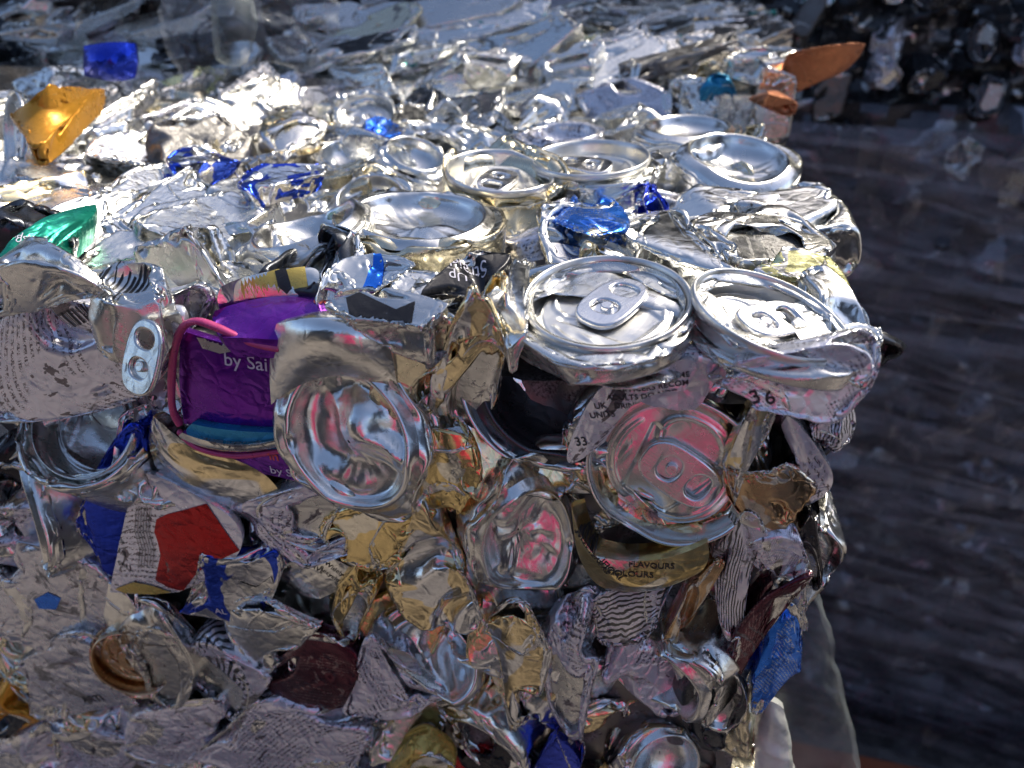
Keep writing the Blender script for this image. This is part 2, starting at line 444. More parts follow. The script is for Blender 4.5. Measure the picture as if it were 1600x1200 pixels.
def build_variant(i, kind, n):
    X = XS[i].astype(float)
    if kind in 'LB':
        lo, hi = (0, LIDN) if kind == 'L' else (BASE0, NS)
        Rm, T = rigid(X[lo:hi].reshape(-1,3), REST[lo:hi].reshape(-1,3).astype(float))
        X = (X-T)@Rm                          # back to the can's own axes
        if kind == 'L': X[...,2] -= 57.5
        else:
            X[...,2] += 57.5; X[...,2] *= -1; X[...,1] *= -1
        # folds of the wall lie under the end panel, never through it
        Bd = X[LIDN+1:BASE0-2] if kind == 'L' else X[LIDN:BASE0-2]
        rr_ = np.hypot(Bd[...,0], Bd[...,1]); lo_ = -8.2 if kind == 'L' else -12.5; lim_ = 27.0 if kind == 'L' else 25.5
        w_ = smooth_(lim_+1.5, lim_-1.5, rr_); Bd[...,2] = np.where(Bd[...,2] > lo_, Bd[...,2]+(lo_-Bd[...,2])*w_, Bd[...,2])
    else:
        X = X-np.array([0,0,X[...,2].max()])
    f = 2
    Y = fine(X.astype(np.float32), f).astype(float)
    if kind == 'L':
        parts = {'body': can_section(Y, LIDN-1, BASE0, f, 'can_body'), 'base': can_section(Y, BASE0, NS-1, f, 'can_base')}
    else:
        parts = {'body': can_section(Y, LIDN-1, BASE0, f, 'can_body'), 'base': can_section(Y, BASE0, NS-1, f, 'can_base'), 'lid': can_section(Y, 0, LIDN-1, f, 'can_lid')}
    for me in parts.values(): me.materials.append(M['silver'])
    VAR[(kind, n)] = parts; RAW[(kind, n)] = Y
for kind, ids in KIND.items():
    for n, i in enumerate(ids): build_variant(i, kind, n)
# ------------------------------------------------------------------ a can lid, with its pour opening, recess and ring pull
def smooth(a, b, x):
    t = np.clip((x-a)/(b-a), 0, 1); return t*t*(3-2*t)
def lid_height(x, y):
    r = np.hypot(x, y)
    base = np.interp(r, [0,20.6,21.4,22.6,23.8,24.6,25.4,26.0,26.5,27.0,27.2], [-5.6,-5.6,-5.8,-8.2,-8.3,-5.5,-1.2,-.1,.25,.0,-.6])
    z = base.copy(); pan = 1-smooth(20.4, 21.4, r)
    dm = np.hypot(x/10.6, (y-10.2)/8.6)
    z += pan*(.55*np.exp(-((dm-1.)/.075)**2)-.25*(dm<.93))
    w = 8.6+.22*(y+14); ax = np.abs(x)
    din = np.minimum(np.minimum(w-ax, y+17), 9-y)
    z -= pan*.75*smooth(-.5, .6, din)*(dm>.9)
    for sx in (-1, 1): z += pan*.5*np.exp(-((np.hypot((x-sx*14.5)/1.1, (y+6)/4.5))-0)**2*1.0)
    z += pan*.45*np.exp(-((r-18.6)/.55)**2)*((np.abs(np.arctan2(x, -y))<2.0)&(ax>0))
    return z
def warp_pts(V, warps):
    V = V.copy()
    for wv in warps or ():
        if wv[0] == 'dent':                   # centre x, y, radius, depth: a smooth pushed-in hollow
            _, cx, cy, rad, dep = wv; g = np.exp(-((V[:,0]-cx)**2+(V[:,1]-cy)**2)/rad**2); V[:,2] -= dep*g
        elif wv[0] == 'fold':                 # a line nx, ny, c with angle k: everything beyond it bends down or up
            _, a, c, k = wv; nx, ny = math.cos(R(a)), math.sin(R(a)); s = np.maximum(V[:,0]*nx+V[:,1]*ny-c, 0)
            V[:,2] += s*math.sin(R(k)); V[:,0] -= nx*s*(1-math.cos(R(k))); V[:,1] -= ny*s*(1-math.cos(R(k)))
        elif wv[0] == 'squash':
            _, a, k = wv; nx, ny = math.cos(R(a)), math.sin(R(a)); s = V[:,0]*nx+V[:,1]*ny; V[:,0] -= nx*s*(1-k); V[:,1] -= ny*s*(1-k)
        elif wv[0] == 'crush':                # broken into facets inside the rim
            _, amp, sd_ = wv; rr_ = np.hypot(V[:,0], V[:,1]); V[:,2] += crumple(V[:,0]/34, V[:,1]/34, sd_, amp, .8)*(1-smooth(17, 24, rr_))
        elif wv[0] == 'wave':
            _, a, l, amp = wv; nx, ny = math.cos(R(a)), math.sin(R(a)); s = V[:,0]*nx+V[:,1]*ny; V[:,2] += amp*np.sin(s/l*6.283+.7)
    return V
def lid_mesh(warps=None, nt=144):
    rr = np.concatenate([np.linspace(.05, 20.2, 40), np.linspace(20.6, 27.2, 34)])
    th = np.linspace(0, 2*np.pi, nt, endpoint=False)
    x = rr[:,None]*np.cos(th); y = rr[:,None]*np.sin(th); z = lid_height(x, y)
    # roll the rim over and down the outside
    V = np.stack([x, y, z], -1)
    extra = []
    for r_, z_ in ((27.35,-1.2),(27.2,-2.2),(26.7,-2.9)): extra.append(np.stack([r_*np.cos(th), r_*np.sin(th), np.full_like(th, z_)], -1))
    V = np.concatenate([V, np.stack(extra)], 0); n = V.shape[0]
    V = warp_pts(V.reshape(-1,3), warps)/1000
    F_ = grid_faces(n, nt, True)[:, ::-1]
    return mesh('can_lid', V, F_, np.concatenate([V[:,:2]*10], 1))
def curve_plate(name, loops, ext, bev):
    cu = bpy.data.curves.new(name, 'CURVE'); cu.dimensions = '2D'; cu.fill_mode = 'BOTH'; cu.extrude = ext; cu.bevel_depth = bev; cu.bevel_resolution = 2
    for lp in loops:
        s = cu.splines.new('POLY'); s.points.add(len(lp)-1); s.use_cyclic_u = True
        for p, q in zip(s.points, lp): p.co = (q[0], q[1], 0, 1)
    o = bpy.data.objects.new(name, cu); C.objects.link(o)
    bpy.context.view_layer.update()
    me = bpy.data.meshes.new_from_object(o.evaluated_get(bpy.context.evaluated_depsgraph_get()))
    bpy.data.objects.remove(o); bpy.data.curves.remove(cu)
    V = np.zeros(len(me.vertices)*3); me.vertices.foreach_get('co', V)
    Fs = [tuple(p.vertices) for p in me.polygons]
    bpy.data.meshes.remove(me)
    return V.reshape(-1,3), Fs
def oval(cx, cy, rx, ry, n=28, p=2., egg=0.):
    out = []
    for k in range(n):
        a = 2*math.pi*k/n; c, s = math.cos(a), math.sin(a)
        out.append((cx+rx*(1+egg*s)*math.copysign(abs(c)**(2/p), c), cy+ry*math.copysign(abs(s)**(2/p), s)))
    return out
_tabV, _tabF = curve_plate('tab', [oval(0,-4.9,8.1,13.0,44,2.7,.06), oval(0,-11.7,5.5,4.2,28,2.3), oval(0,-.8,5.3,4.3,28,2.3)], .3, .85)
_slotV, _slotF = curve_plate('tab2', [oval(0,-.2,4.0,4.3,24,2.5), oval(0,-1.6,1.75,1.6,18)], .15, .2)
_rivV, _rivF = curve_plate('rivet', [oval(0,-1.6,1.7,1.6,24)], .5, .4)
def tab_mesh(rot=0, warps=None, lift=0.):
    V = np.concatenate([_tabV, _slotV+[0,0,-.7], _rivV+[0,0,.2]]); Fs = list(_tabF)
    n = len(_tabV); Fs += [tuple(i+n for i in f) for f in _slotF]; n += len(_slotV); Fs += [tuple(i+n for i in f) for f in _rivF]
    V = V.copy(); V[:,1] += 1.6
    V[:,2] += 1.7; V[:,2] -= .05*V[:,1]*.6
    if lift: s = np.maximum(-V[:,1], 0); V[:,2] += s*math.sin(R(lift)); V[:,1] += s*(1-math.cos(R(lift)))
    a = R(rot); x, y = V[:,0].copy(), V[:,1].copy(); V[:,0] = x*math.cos(a)-y*math.sin(a); V[:,1] = x*math.sin(a)+y*math.cos(a)
    V[:,2] += -5.6-.2
    V = warp_pts(V, warps)/1000
    return mesh('tab', V, Fs, smooth=True, crease=40)
# ------------------------------------------------------------------ heroes and placement
HEROES = []      # (px, py, radius px, phrase) used to keep fillers clear and to word labels
def hero(px, py, r, phrase): HEROES.append((px, py, r, phrase))
def put_parts(root, kind, n, mats, lids=None, tabrot=0, warps=None, lift=0, tab=True, bscale=None):
    parts = VAR[(kind, n)]
    for pn, me in parts.items():
        if warps and kind == 'B':
            me = me.copy(); V_ = np.zeros(len(me.vertices)*3); me.vertices.foreach_get('co', V_); V_ = warp_pts(V_.reshape(-1,3)*1000, warps)/1000; me.vertices.foreach_set('co', V_.ravel()); me.update()
        po_ = link('can_'+pn, me, M[mats.get(pn, 'base' if pn != 'body' else mats['body'])], root)
        if bscale and not (kind == 'B' and pn == 'base'): po_.scale = bscale
    if kind == 'L':
        l = link('can_lid', lid_mesh(warps), M[mats.get('lid', 'lid')], root)
        if tab: link('ring_pull', tab_mesh(tabrot, warps, lift), M[mats.get('tab', 'tab')], l)
    return root
def can(kind, n, face, px, py, out, rot=0, tx=0, ty=0, scale=(1,1,1), mats=None, label='', phrase=None, r=60, group=None, **kw):
    P = at(face, px, py, out)
    fr = 'back' if isinstance(face, (int,float)) else face
    root = empty('crushed_can', label, 'can', P, frame(fr, rot, tx, ty), group, scale)
    put_parts(root, kind, n, mats or {'body': 'silver'}, **kw)
    if phrase: hero(px, py, r, phrase)
    return root
# crumpled sheet bounded by eight traced points at its own place on the bale
def crumple(x, y, seed, amp, scale=1.):
    rng = np.random.RandomState(seed); h = np.zeros_like(x)
    wx = x+.25*np.sin(y*2.3+rng.uniform(0,6))+.08*np.sin(y*7+rng.uniform(0,6)); wy = y+.25*np.sin(x*2.1+rng.uniform(0,6))+.08*np.sin(x*6+rng.uniform(0,6))
    for k in range(11):
        a = rng.uniform(0, math.pi); f = scale*rng.uniform(.5, 1.1)*1.38**k*.6; ph = rng.uniform(0, 1)
        s = wx*math.cos(a)*f+wy*math.sin(a)*f+ph
        tri = np.abs((s % 1)*2-1)
        g = .5+.5*np.sin(wx*rng.uniform(1,4)+wy*rng.uniform(1,4)+rng.uniform(0,6))
        h += (tri-.5)*g/(1.38**k)
    return h*amp
def quad_map(face, pts, X, Y):
    Q = np.array([list(at(face, p[0], p[1], (p[2] if len(p) > 2 else 0)/1000)) for p in pts])   # TL T TR R BR B BL L
    def corner(xc, yc): return .25*(1+xc*X)*(1+yc*Y)*(xc*X+yc*Y-1)
    Nf = [corner(-1,1), .5*(1-X*X)*(1+Y), corner(1,1), .5*(1+X)*(1-Y*Y), corner(1,-1), .5*(1-X*X)*(1-Y), corner(-1,-1), .5*(1-X)*(1-Y*Y)]
    nrm = {'top': Z, 'front': -W, 'right': U}.get(face, Vector((0,-1,0)) if isinstance(face, (int,float)) else Z)
    return sum(Nf[k][...,None]*Q[k] for k in range(8)), Q, np.array(nrm)
def fitted_can(face, pts, center, var, flip=1, deep=1., grow=1.06, cr=0., seed=1, cs=1.):
    """a crushed can whose outline follows eight traced points; its folds and depth stay its own"""
    Y = RAW[var].copy(); lo = Y.reshape(-1,3).min(0); hi = Y.reshape(-1,3).max(0)
    x = (Y[...,0]-(lo[0]+hi[0])/2)/((hi[0]-lo[0])/2); y = (Y[...,1]-(lo[1]+hi[1])/2)/((hi[1]-lo[1])/2); z = Y[...,2]-hi[2]
    _, Q, n = quad_map(face, pts, np.zeros(1), np.zeros(1))
    wq = np.linalg.norm(Q[2]+Q[4]-Q[0]-Q[6]); hq = np.linalg.norm(Q[0]+Q[2]-Q[4]-Q[6])
    if (wq < hq) == ((hi[0]-lo[0]) >= (hi[1]-lo[1])): x, y = -y, x
    if flip < 0: x, y = -x, -y
    # fill the corners of the outline
    x = x*grow; y = y*grow; k = np.clip(1-(1.-np.maximum(np.abs(x),np.abs(y)))*0, 0, 1)
    P, _, n = quad_map(face, pts, x, y)
    sc_ = min(1.3, max(.45, min(wq, hq)/2*1000/52))
    up_ = np.clip(1+z/8, 0, 1)
    P = P+n*(z*deep*sc_/1000+.002+up_*crumple(x*wq*7+3, y*hq*7, seed, cr*.9, cs*1.1)/1000)[...,None]-np.array(center)
    P = P+np.array(U)*(crumple(x*wq*9, y*hq*9+4, seed+3, cr*.5, cs)/1000)[...,None]
    P = P*1000
    return {'body': can_section(P, LIDN-1, BASE0, 2, 'can_body'), 'base': can_section(P, BASE0, NS-1, 2, 'can_base'), 'lid': can_section(P, 0, LIDN-1, 2, 'can_lid')}
def patch_mesh(name, face, pts, center, bulge=2., cr=1.2, seed=1, n=(64,48), cs=1., skirt=9.):
    Q = []
    for p in pts: Q.append(at(face, p[0], p[1], (p[2] if len(p) > 2 else 0)/1000))
    Q = np.array([list(q) for q in Q])       # TL T TR R BR B BL L
    xi = np.linspace(-1, 1, n[0]); et = np.linspace(-1, 1, n[1]); X, Y = np.meshgrid(xi, et)   # et -1 = bottom
    Nf = [None]*8
    def corner(xc, yc): return .25*(1+xc*X)*(1+yc*Y)*(xc*X+yc*Y-1)
    Nf[0] = corner(-1,1); Nf[1] = .5*(1-X*X)*(1+Y); Nf[2] = corner(1,1); Nf[3] = .5*(1+X)*(1-Y*Y)
    Nf[4] = corner(1,-1); Nf[5] = .5*(1-X*X)*(1-Y); Nf[6] = corner(-1,-1); Nf[7] = .5*(1-X)*(1-Y*Y)
    P = sum(Nf[k][...,None]*Q[k] for k in range(8))
    nrm = {'top': Z, 'front': -W, 'right': U}.get(face, Vector((0,-1,0)) if isinstance(face, (int,float)) else Z)
    du = np.linalg.norm(Q[2]-Q[0])+np.linalg.norm(Q[4]-Q[6]); dv = np.linalg.norm(Q[0]-Q[6])+np.linalg.norm(Q[2]-Q[4])
    sx, sy = du*500, dv*500                   # mm
    env = (1-X**2)*(1-Y**2)
    edge = np.clip(1.15-np.maximum(np.abs(X), np.abs(Y)), .15, 1)**.5
    h = bulge*.6*env+crumple(X*sx/40, Y*sy/40, seed, cr, cs)*edge
    # uneven outline
    jit = crumple(X*sx/30+7, Y*sy/30-3, seed+9, cr*.5, cs)
    nv = np.array(nrm); r_ = np.array(U); P = P+nv*h[...,None]/1000+r_*jit[...,None]/1000
    V = P.reshape(-1,3); uv = np.stack([X*sx/200, Y*sy/200], -1).reshape(-1,2)
    Fs = grid_faces(n[1], n[0], False)[:, ::-1]
    nx, ny = n; ii = np.arange(nx*ny).reshape(ny, nx)
    ring = np.concatenate([ii[0,:], ii[1:,-1], ii[-1,-2::-1], ii[-2:0:-1,0]])
    cen = V.mean(0); prev = ring; allV = [V]; allF = [Fs]; cnt = len(V); uvs = [uv]
    for (inn, back) in ((-.002, 1.2), (.03, 3.5), (.16, skirt)):
        B_ = V[ring]+(cen-V[ring])*inn; B_ -= nv*back/1000
        allV.append(B_); uvs.append(uv[ring]); cur = np.arange(cnt, cnt+len(ring)); cnt += len(ring)
        allF.append(np.stack([prev, cur, np.roll(cur,-1), np.roll(prev,-1)], -1)); prev = cur
    V = np.concatenate(allV)-np.array(center)
    return mesh(name, V, np.concatenate(allF), np.concatenate(uvs), crease=38)
def piece(face, pts, mat, label, phrase=None, cat='can', name='crushed_can', part=None, parent=None, **kw):
    """a top-level torn or folded can sheet, or (with parent) one panel of a thing"""
    cx = sum(p[0] for p in pts)/8; cy = sum(p[1] for p in pts)/8
    if parent is not None:
        me = patch_mesh(part, face, pts, (0,0,0), **kw); me.transform(parent.matrix_world.inverted())
        return link(part, me, M[mat], parent)
    P = at(face, cx, cy, 0)
    root = empty(name, label, cat, P); bpy.context.view_layer.update()
    sheet_only = kw.pop('flat', False) or (cat != 'can' and 'var' not in kw); var = kw.pop('var', None); flip = kw.pop('flip', 1); deep = kw.pop('deep', 1.); grow = kw.pop('grow', 1.24); ends = kw.pop('ends', None)
    if sheet_only:
        link(part or 'can_wall', patch_mesh(part or 'can_wall', face, pts, P, **kw), M[mat], root)
    else:
        sd_ = kw.get('seed', 1); var = var or (('S', (sd_*7)%10) if sd_ % 3 else ('D', sd_%8))
        for pn, me in fitted_can(face, pts, P, var, flip if sd_ % 2 else -flip, deep, grow, kw.get('cr', 1.)*(.6 if mat in ('white','white_print','zebra','grey_scuff','blue','sky_blue','blue_silver') else .3), sd_, kw.get('cs', 1.)).items():
            link('can_'+pn, me, M[mat if pn == 'body' else (ends or ('silver_worn' if mat not in ('white','white_print','silver','silver_soft','grey_scuff','zebra') else 'silver_soft'))], root)
    xs = [p[0] for p in pts]; ys = [p[1] for p in pts]
    if phrase: hero(cx, cy, .42*min(max(xs)-min(xs), max(ys)-min(ys))+.1*max(max(xs)-min(xs), max(ys)-min(ys)), phrase)
    return root
def tube(face, pts, rad, mat, parent, part='rim', flat=1., outs=0.):
    """a rolled edge or rib through traced points (px, py, out mm)"""
    K = [at(face, p[0], p[1], ((p[2] if len(p) > 2 else 0)+outs)/1000) for p in pts]
    Ks = []
    for i in range(len(K)-1):
        p0, p1, p2, p3 = K[max(i-1,0)], K[i], K[i+1], K[min(i+2,len(K)-1)]
        for k in range(10):
            t = k/10; Ks.append(.5*((2*p1)+(p2-p0)*t+(2*p0-5*p1+4*p2-p3)*t*t+(3*p1-p0-3*p2+p3)*t**3))
    Ks.append(K[-1]); V = []; n = 12
    nr = {'top': Z, 'front': -W, 'right': U}.get(face, Vector((0,-1,0)))
    for i, p in enumerate(Ks):
        t = (Ks[min(i+1,len(Ks)-1)]-Ks[max(i-1,0)]).normalized(); s = t.cross(nr).normalized(); u_ = s.cross(t)
        rr = rad/1000*(1+.05*math.sin(i*.35)); 
        if i in (0, len(Ks)-1): rr *= .3
        for k in range(n):
            a = 2*math.pi*k/n; V.append(p+s*math.cos(a)*rr*flat+u_*math.sin(a)*rr)
    me = mesh(part, [list(v) for v in V], grid_faces(len(Ks), n, True), [[i/len(Ks), (k/n)] for i in range(len(Ks)) for k in range(n)])
    me.transform(parent.matrix_world.inverted())
    return link(part, me, M[mat], parent)
def surf_bvh(root):
    bpy.context.view_layer.update(); V = []; Fs = []
    def rec(o):
        if o.type == 'MESH':
            n = len(V); V.extend([o.matrix_world@v.co for v in o.data.vertices]); Fs.extend([tuple(i+n for i in p.vertices) for p in o.data.polygons])
        for c in o.children: rec(c)
    rec(root); return BVHTree.FromPolygons(V, Fs)
def project(root, bvh, V2, Fs, face, px, py, rot, mat, part, flip=False, off=.22, tx=0, ty=0, ph=None):
    """print flat artwork (V2 in mm) onto the surface of a thing"""
    h0 = bvh.ray_cast(CAM, ray(px, py), 3.)[0] if ph is None else None
    P = at(face, px, py, ph or 0.) if h0 is None else h0; Mf = frame('back' if isinstance(face,(int,float)) else face, rot, tx, ty); n = Mf@Vector((0,0,1))
    out = []; ok = []
    for x, y in V2:
        p = P+Mf@Vector(((-x if flip else x)/1000, y/1000, 0))
        h = bvh.ray_cast(p+n*.05, -n, .1)
        if h[0] is None: out.append(p); ok.append(False)
        else: out.append(h[0]+n*off/1000); ok.append(True)
    F2 = [f for f in Fs if all(ok[i] for i in f) and max((out[f[0]]-out[i]).length for i in f) < .012]
    if not F2: return None
    me = mesh(part, [list(v) for v in out], F2, smooth=True); me.transform(root.matrix_world.inverted())
    return link(part, me, mat, root)
def text_shape(s, size, bold=0.):
    cu = bpy.data.curves.new('t', 'FONT'); cu.body = s; cu.size = size; cu.align_x = 'CENTER'; cu.align_y = 'CENTER'; cu.offset = bold; cu.resolution_u = 3
    o = bpy.data.objects.new('t', cu); C.objects.link(o); bpy.context.view_layer.update()
    me = bpy.data.meshes.new_from_object(o.evaluated_get(bpy.context.evaluated_depsgraph_get()))
    bpy.data.objects.remove(o); bpy.data.curves.remove(cu)
    bm = bmesh.new(); bm.from_mesh(me); bmesh.ops.subdivide_edges(bm, edges=[e for e in bm.edges if e.calc_length() > 1.2], cuts=2)
    bmesh.ops.triangulate(bm, faces=bm.faces[:])
    V = [(v.co.x, v.co.y) for v in bm.verts]; Fs = [tuple(v.index for v in f.verts) for f in bm.faces]
    bm.free(); bpy.data.meshes.remove(me); return V, Fs
def write(root, bvh, s, face, px, py, size, rot=0, mat='ink', part='lettering', bold=0., flip=False, tx=0, ty=0):
    V, Fs = text_shape(s, size, bold); return project(root, bvh, V, Fs, face, px, py, rot, M[mat], part, flip, tx=tx, ty=ty)
def bars(root, bvh, face, px, py, w, h, n, rot=0, mat='ink', seed=1, part='barcode', fan=0.):
    rnd = random.Random(seed); V = []; Fs = []; x = -w/2
    while x < w/2:
        bw = rnd.choice((.35,.35,.6,.9))*w/n/.8; m = 8
        for k in range(m+1):
            y = -h/2+h*k/m; f = 1+fan*(k/m-.5); V += [(x*f, y), ((x+bw)*f, y)]
        b = len(V)-2*(m+1)
        for k in range(m): a = b+2*k; Fs += [(a, a+1, a+3), (a, a+3, a+2)]
        x += bw+rnd.choice((.4,.7,1.))*w/n/.8
    return project(root, bvh, V, Fs, face, px, py, rot, M[mat], part)
def blot(root, bvh, face, poly, mat, part, off=.3, step=1.4):
    """a printed shape traced as a polygon of pixels on a thing"""
    from mathutils.geometry import tessellate_polygon
    hs = [bvh.ray_cast(CAM, ray(x, y), 3.)[0] for x, y in poly+[(sum(p[0] for p in poly)/len(poly), sum(p[1] for p in poly)/len(poly))]]; nn = frame(face)@Vector((0,0,1))
    hs = [(h_-(EDGE)).dot(nn) for h_ in hs if h_ is not None]; hb = sum(hs)/len(hs) if hs else 0.
    P = at(face, poly[0][0], poly[0][1], hb); Mf = frame(face); Mi = Mf.inverted()
    pl = [(Mi@(at(face, x, y, hb)-P))*1000 for x, y in poly]
    bm = bmesh.new(); vs_ = [bm.verts.new((p.x, p.y, 0)) for p in pl]; bm.faces.new(vs_)
    bmesh.ops.triangulate(bm, faces=bm.faces[:])
    for _ in range(6):
        es = [e for e in bm.edges if e.calc_length() > step]
        if not es: break
        bmesh.ops.subdivide_edges(bm, edges=es, cuts=1); bmesh.ops.triangulate(bm, faces=bm.faces[:])
    bm.verts.index_update()
    V = [(v.co.x, v.co.y) for v in bm.verts]; Fs = [tuple(v.index for v in f.verts) for f in bm.faces]; bm.free()
    return project(root, bvh, V, Fs, face, poly[0][0], poly[0][1], 0, M[mat], part, off=off, ph=hb)
# ------------------------------------------------------------------ the cans one can point at, top edge first
o = can('L', 0, 'top', 948, 464, .012, rot=54, tx=8, ty=-3, scale=(.9,.9,.9), mats={'body':'silver_soft'}, tabrot=96, bscale=(.93,.93,.42), warps=[('dent',-14,-12,9,.8),('wave',20,60,.3)],
        label='large round silver can lid with closed ring pull, at the bale top\'s front edge', phrase='the large front lid', r=150)
o = can('L', 1, 'top', 1204, 486, .013, rot=62, tx=8, ty=10, scale=(.68,.84,1), mats={'body':'silver_soft'}, bscale=(.95,.95,.3), tabrot=62, warps=[('dent',12,-10,9,2.5)], lift=10,
        label='squeezed silver lid with ring pull pointing down left, near the bale\'s right corner', phrase='the corner lid', r=95)
o = can('B', 0, 'top', 655, 332, .011, rot=20, tx=3, ty=3, scale=(1.02,1,1), mats={'body':'warm','base':'base'}, warps=[('crush',5,4),('dent',6,-4,9,-4)],
        label='big upturned can base with a dented shiny bowl, left of centre on the bale top', phrase='the big upturned base', r=105)
o = can('B', 1, 'top', 475, 345, .010, rot=110, tx=4, ty=-14, scale=(.95,.8,1), mats={'body':'silver_soft','base':'base'}, warps=[('crush',6,9),('fold',0,12,-25)],
        label='crushed upturned can base leaning left beside the big upturned base', phrase='the leaning upturned base', r=85)
o = can('L', 2, 'top', 782, 264, .012, rot=190, tx=4, ty=4, scale=(.88,.92,1), mats={'body':'warm'}, tabrot=160, warps=[('fold',200,14,-14),('dent',6,16,8,2)],
        label='small squared silver lid with its ring pull lying flat, behind the big upturned base', phrase='the squared lid', r=75)
o = can('L', 3, 'top', 922, 244, .012, rot=150, tx=2, ty=-3, mats={'body':'silver'}, tabrot=110, warps=[('dent',-10,8,9,2)],
        label='round silver lid in shade at one side, behind the bright blue scrap', phrase='the round rear lid', r=82)
o = can('B', 2, 'top', 1155, 240, .010, rot=50, tx=8, ty=6, scale=(1.,.95,1), mats={'body':'silver','base':'base'}, warps=[('crush',6,21),('fold',240,14,-20)],
        label='bent silver can base with a bright curled rim, at the bale\'s rear right corner', phrase='the rear corner base', r=80)
o = can('D', 0, 'top', 1175, 302, .007, rot=10, tx=6, scale=(1.05,.7,1), mats={'body':'silver'},
        label='folded shiny silver can half closed like a shell, in front of the rear corner base', phrase='the shell-shaped can', r=75)
o = can('B', 3, 'top', 880, 205, .006, rot=0, tx=2, ty=-2, scale=(.75,.7,1), mats={'body':'white','base':'white'},
        label='pale lilac painted can base lying flat behind the round rear lid', phrase='the lilac base', r=45)
o = can('B', 4, 'top', 1075, 195, .006, rot=70, scale=(1.1,.9,1), mats={'body':'silver','base':'base'},
        label='flat silver can base with curled rim near the back right of the bale top', phrase='the back right base', r=70)
# the front face
o = can('L', 4, 'front', 1048, 742, .004, rot=-30, tx=-7, ty=-4, scale=(.97,.97,.9), mats={'body':'gold_silver','lid':'base','tab':'tab'}, tabrot=92,
        warps=[('dent',2,-22,8,5),('dent',20,4,7,3.),('dent',-16,14,8,1.5)],
        label='round lid with ring pull set in the front face, gold can wall folded under it', phrase='the front-face lid', r=140); LID_D = o
o = can('B', 1, 'front', 542, 692, .011, rot=200, tx=-14, ty=-6, scale=(.84,1.04,1.1), mats={'body':'silver','base':'base'}, warps=[('crush',9,12),('dent',-8,-6,10,-7),('fold',100,14,-22),('wave',60,50,1.6)],
        label='large silver can base caved in at the middle, right of the purple can', phrase='the caved-in base', r=120)
o = can('B', 0, 'front', 880, 588, -.010, rot=15, tx=-26, ty=14, scale=(1.05,1.05,1.2), mats={'body':'silver','base':'dark_line'},  # base coloured dark for the shade under the lid
        label='hollow dark can base with a bright rim, tucked under the large front lid', phrase='the dark hollow base', r=125)
o = can('L', 5, 'front', 128, 660, -.004, rot=-20, tx=-52, ty=-12, scale=(1.0,.75,1.15), mats={'body':'silver','lid':'silver_soft'}, tabrot=-20, lift=38, warps=[('dent',6,-8,12,6)], tab=False,
        label='conical silver can end with an open rim, under the ring pull at the left', phrase='the conical can end', r=100)
o = can('B', 1, 'front', 828, 858, .004, rot=5, tx=-4, ty=32, scale=(.66,1.0,1.2), mats={'body':'silver_worn','base':'base'}, warps=[('crush',6,2),('wave',30,45,1.5),('fold',250,15,-25)],
        label='upright oval can base turned sideways, below the dark hollow base', phrase='the sideways oval base', r=95)
o = can('B', 2, 'front', 675, 1035, .003, rot=140, tx=-30, ty=14, scale=(.80,.62,1.2), mats={'body':'gold_silver','base':'base'}, warps=[('crush',8,5),('fold',80,6,-40)],
        label='half-hidden rounded can base low on the front face, under the gold folds', phrase='the half-hidden base', r=70)
o = can('B', 1, 'front', 1015, 1065, .004, rot=-40, tx=16, ty=-26, scale=(.75,.85,1.2), mats={'body':'silver_worn','base':'base'}, warps=[('crush',10,7),('fold',200,8,-45),('wave',100,40,2)],
        label='twisted silver can base low on the front face, above the bottom right', phrase='the twisted base', r=90)
o = can('L', 3, 'front', 205, 1040, .006, rot=30, tx=-10, ty=30, scale=(.5,.72,1), mats={'body':'bronze','lid':'bronze','tab':'bronze'}, tabrot=60,
        label='narrow brown can lid pinched among scuffed grey sheets, lower left', phrase='the brown pinched lid', r=45)
o = can('B', 0, 'front', 35, 790, -.006, rot=30, tx=-10, ty=-35, scale=(.7,1.1,1), mats={'body':'silver','base':'base'},
        label='tilted silver can base cut by the left border, beside the conical can end', phrase='the tilted left base', r=55)
# -- purple can
P0 = at('front', 370, 600, 0)
pur = empty('crushed_can', 'purple and pink can with white lettering and a cyan stripe, front face of the bale', 'can', P0); bpy.context.view_layer.update()
hero(365, 600, 125, 'the purple can')
piece('front', [(284,516,1),(350,536,1),(440,556,1),(446,620,2),(440,700,2),(360,676,2),(288,662,1),(280,590,1)], 'purple', '', parent=pur, part='printed_panel', bulge=1.2, cr=.5, seed=4, cs=.6, skirt=6)
piece('top', [(335,486,0),(430,462,2),(545,455,0),(548,490,2),(520,535,-4),(430,530,-4),(350,528,-4),(335,508,-4)], 'purple', '', parent=pur, part='upper_panel', bulge=2.0, cr=1.2, seed=8, cs=.9, skirt=8)
piece('front', [(300,662,5),(360,672,6),(440,676,6),(440,688,5),(440,702,4),(360,700,4),(300,688,4),(290,676,4)], 'cyan', '', parent=pur, part='stripe_panel', bulge=1.0, cr=.3, seed=5, skirt=4)
piece('front', [(300,690,3),(380,706,4),(452,700,4),(500,730,4),(500,757,3),(420,742,3),(340,716,3),(306,704,2)], 'purple', '', parent=pur, part='lower_panel', bulge=.8, cr=.5, seed=6, skirt=4)
piece('front', [(285,676,6),(360,694,7),(444,684,7),(446,690,7),(444,696,6),(360,706,6),(290,688,5),(280,682,5)], 'silver_worn', '', parent=pur, part='crease', bulge=1.0, cr=.3, seed=5, skirt=4)
tube('front', [(282,664,3),(270,640,4),(268,600,5),(272,550,5),(284,514,6),(306,502,7),(340,512,7),(390,534,7),(440,545,6)], 1.5, 'pink', pur, 'rim', flat=.8)
tube('front', [(278,672,3),(310,700,4),(370,712,4),(440,704,4)], 1.1, 'pink', pur, 'lower_rim')
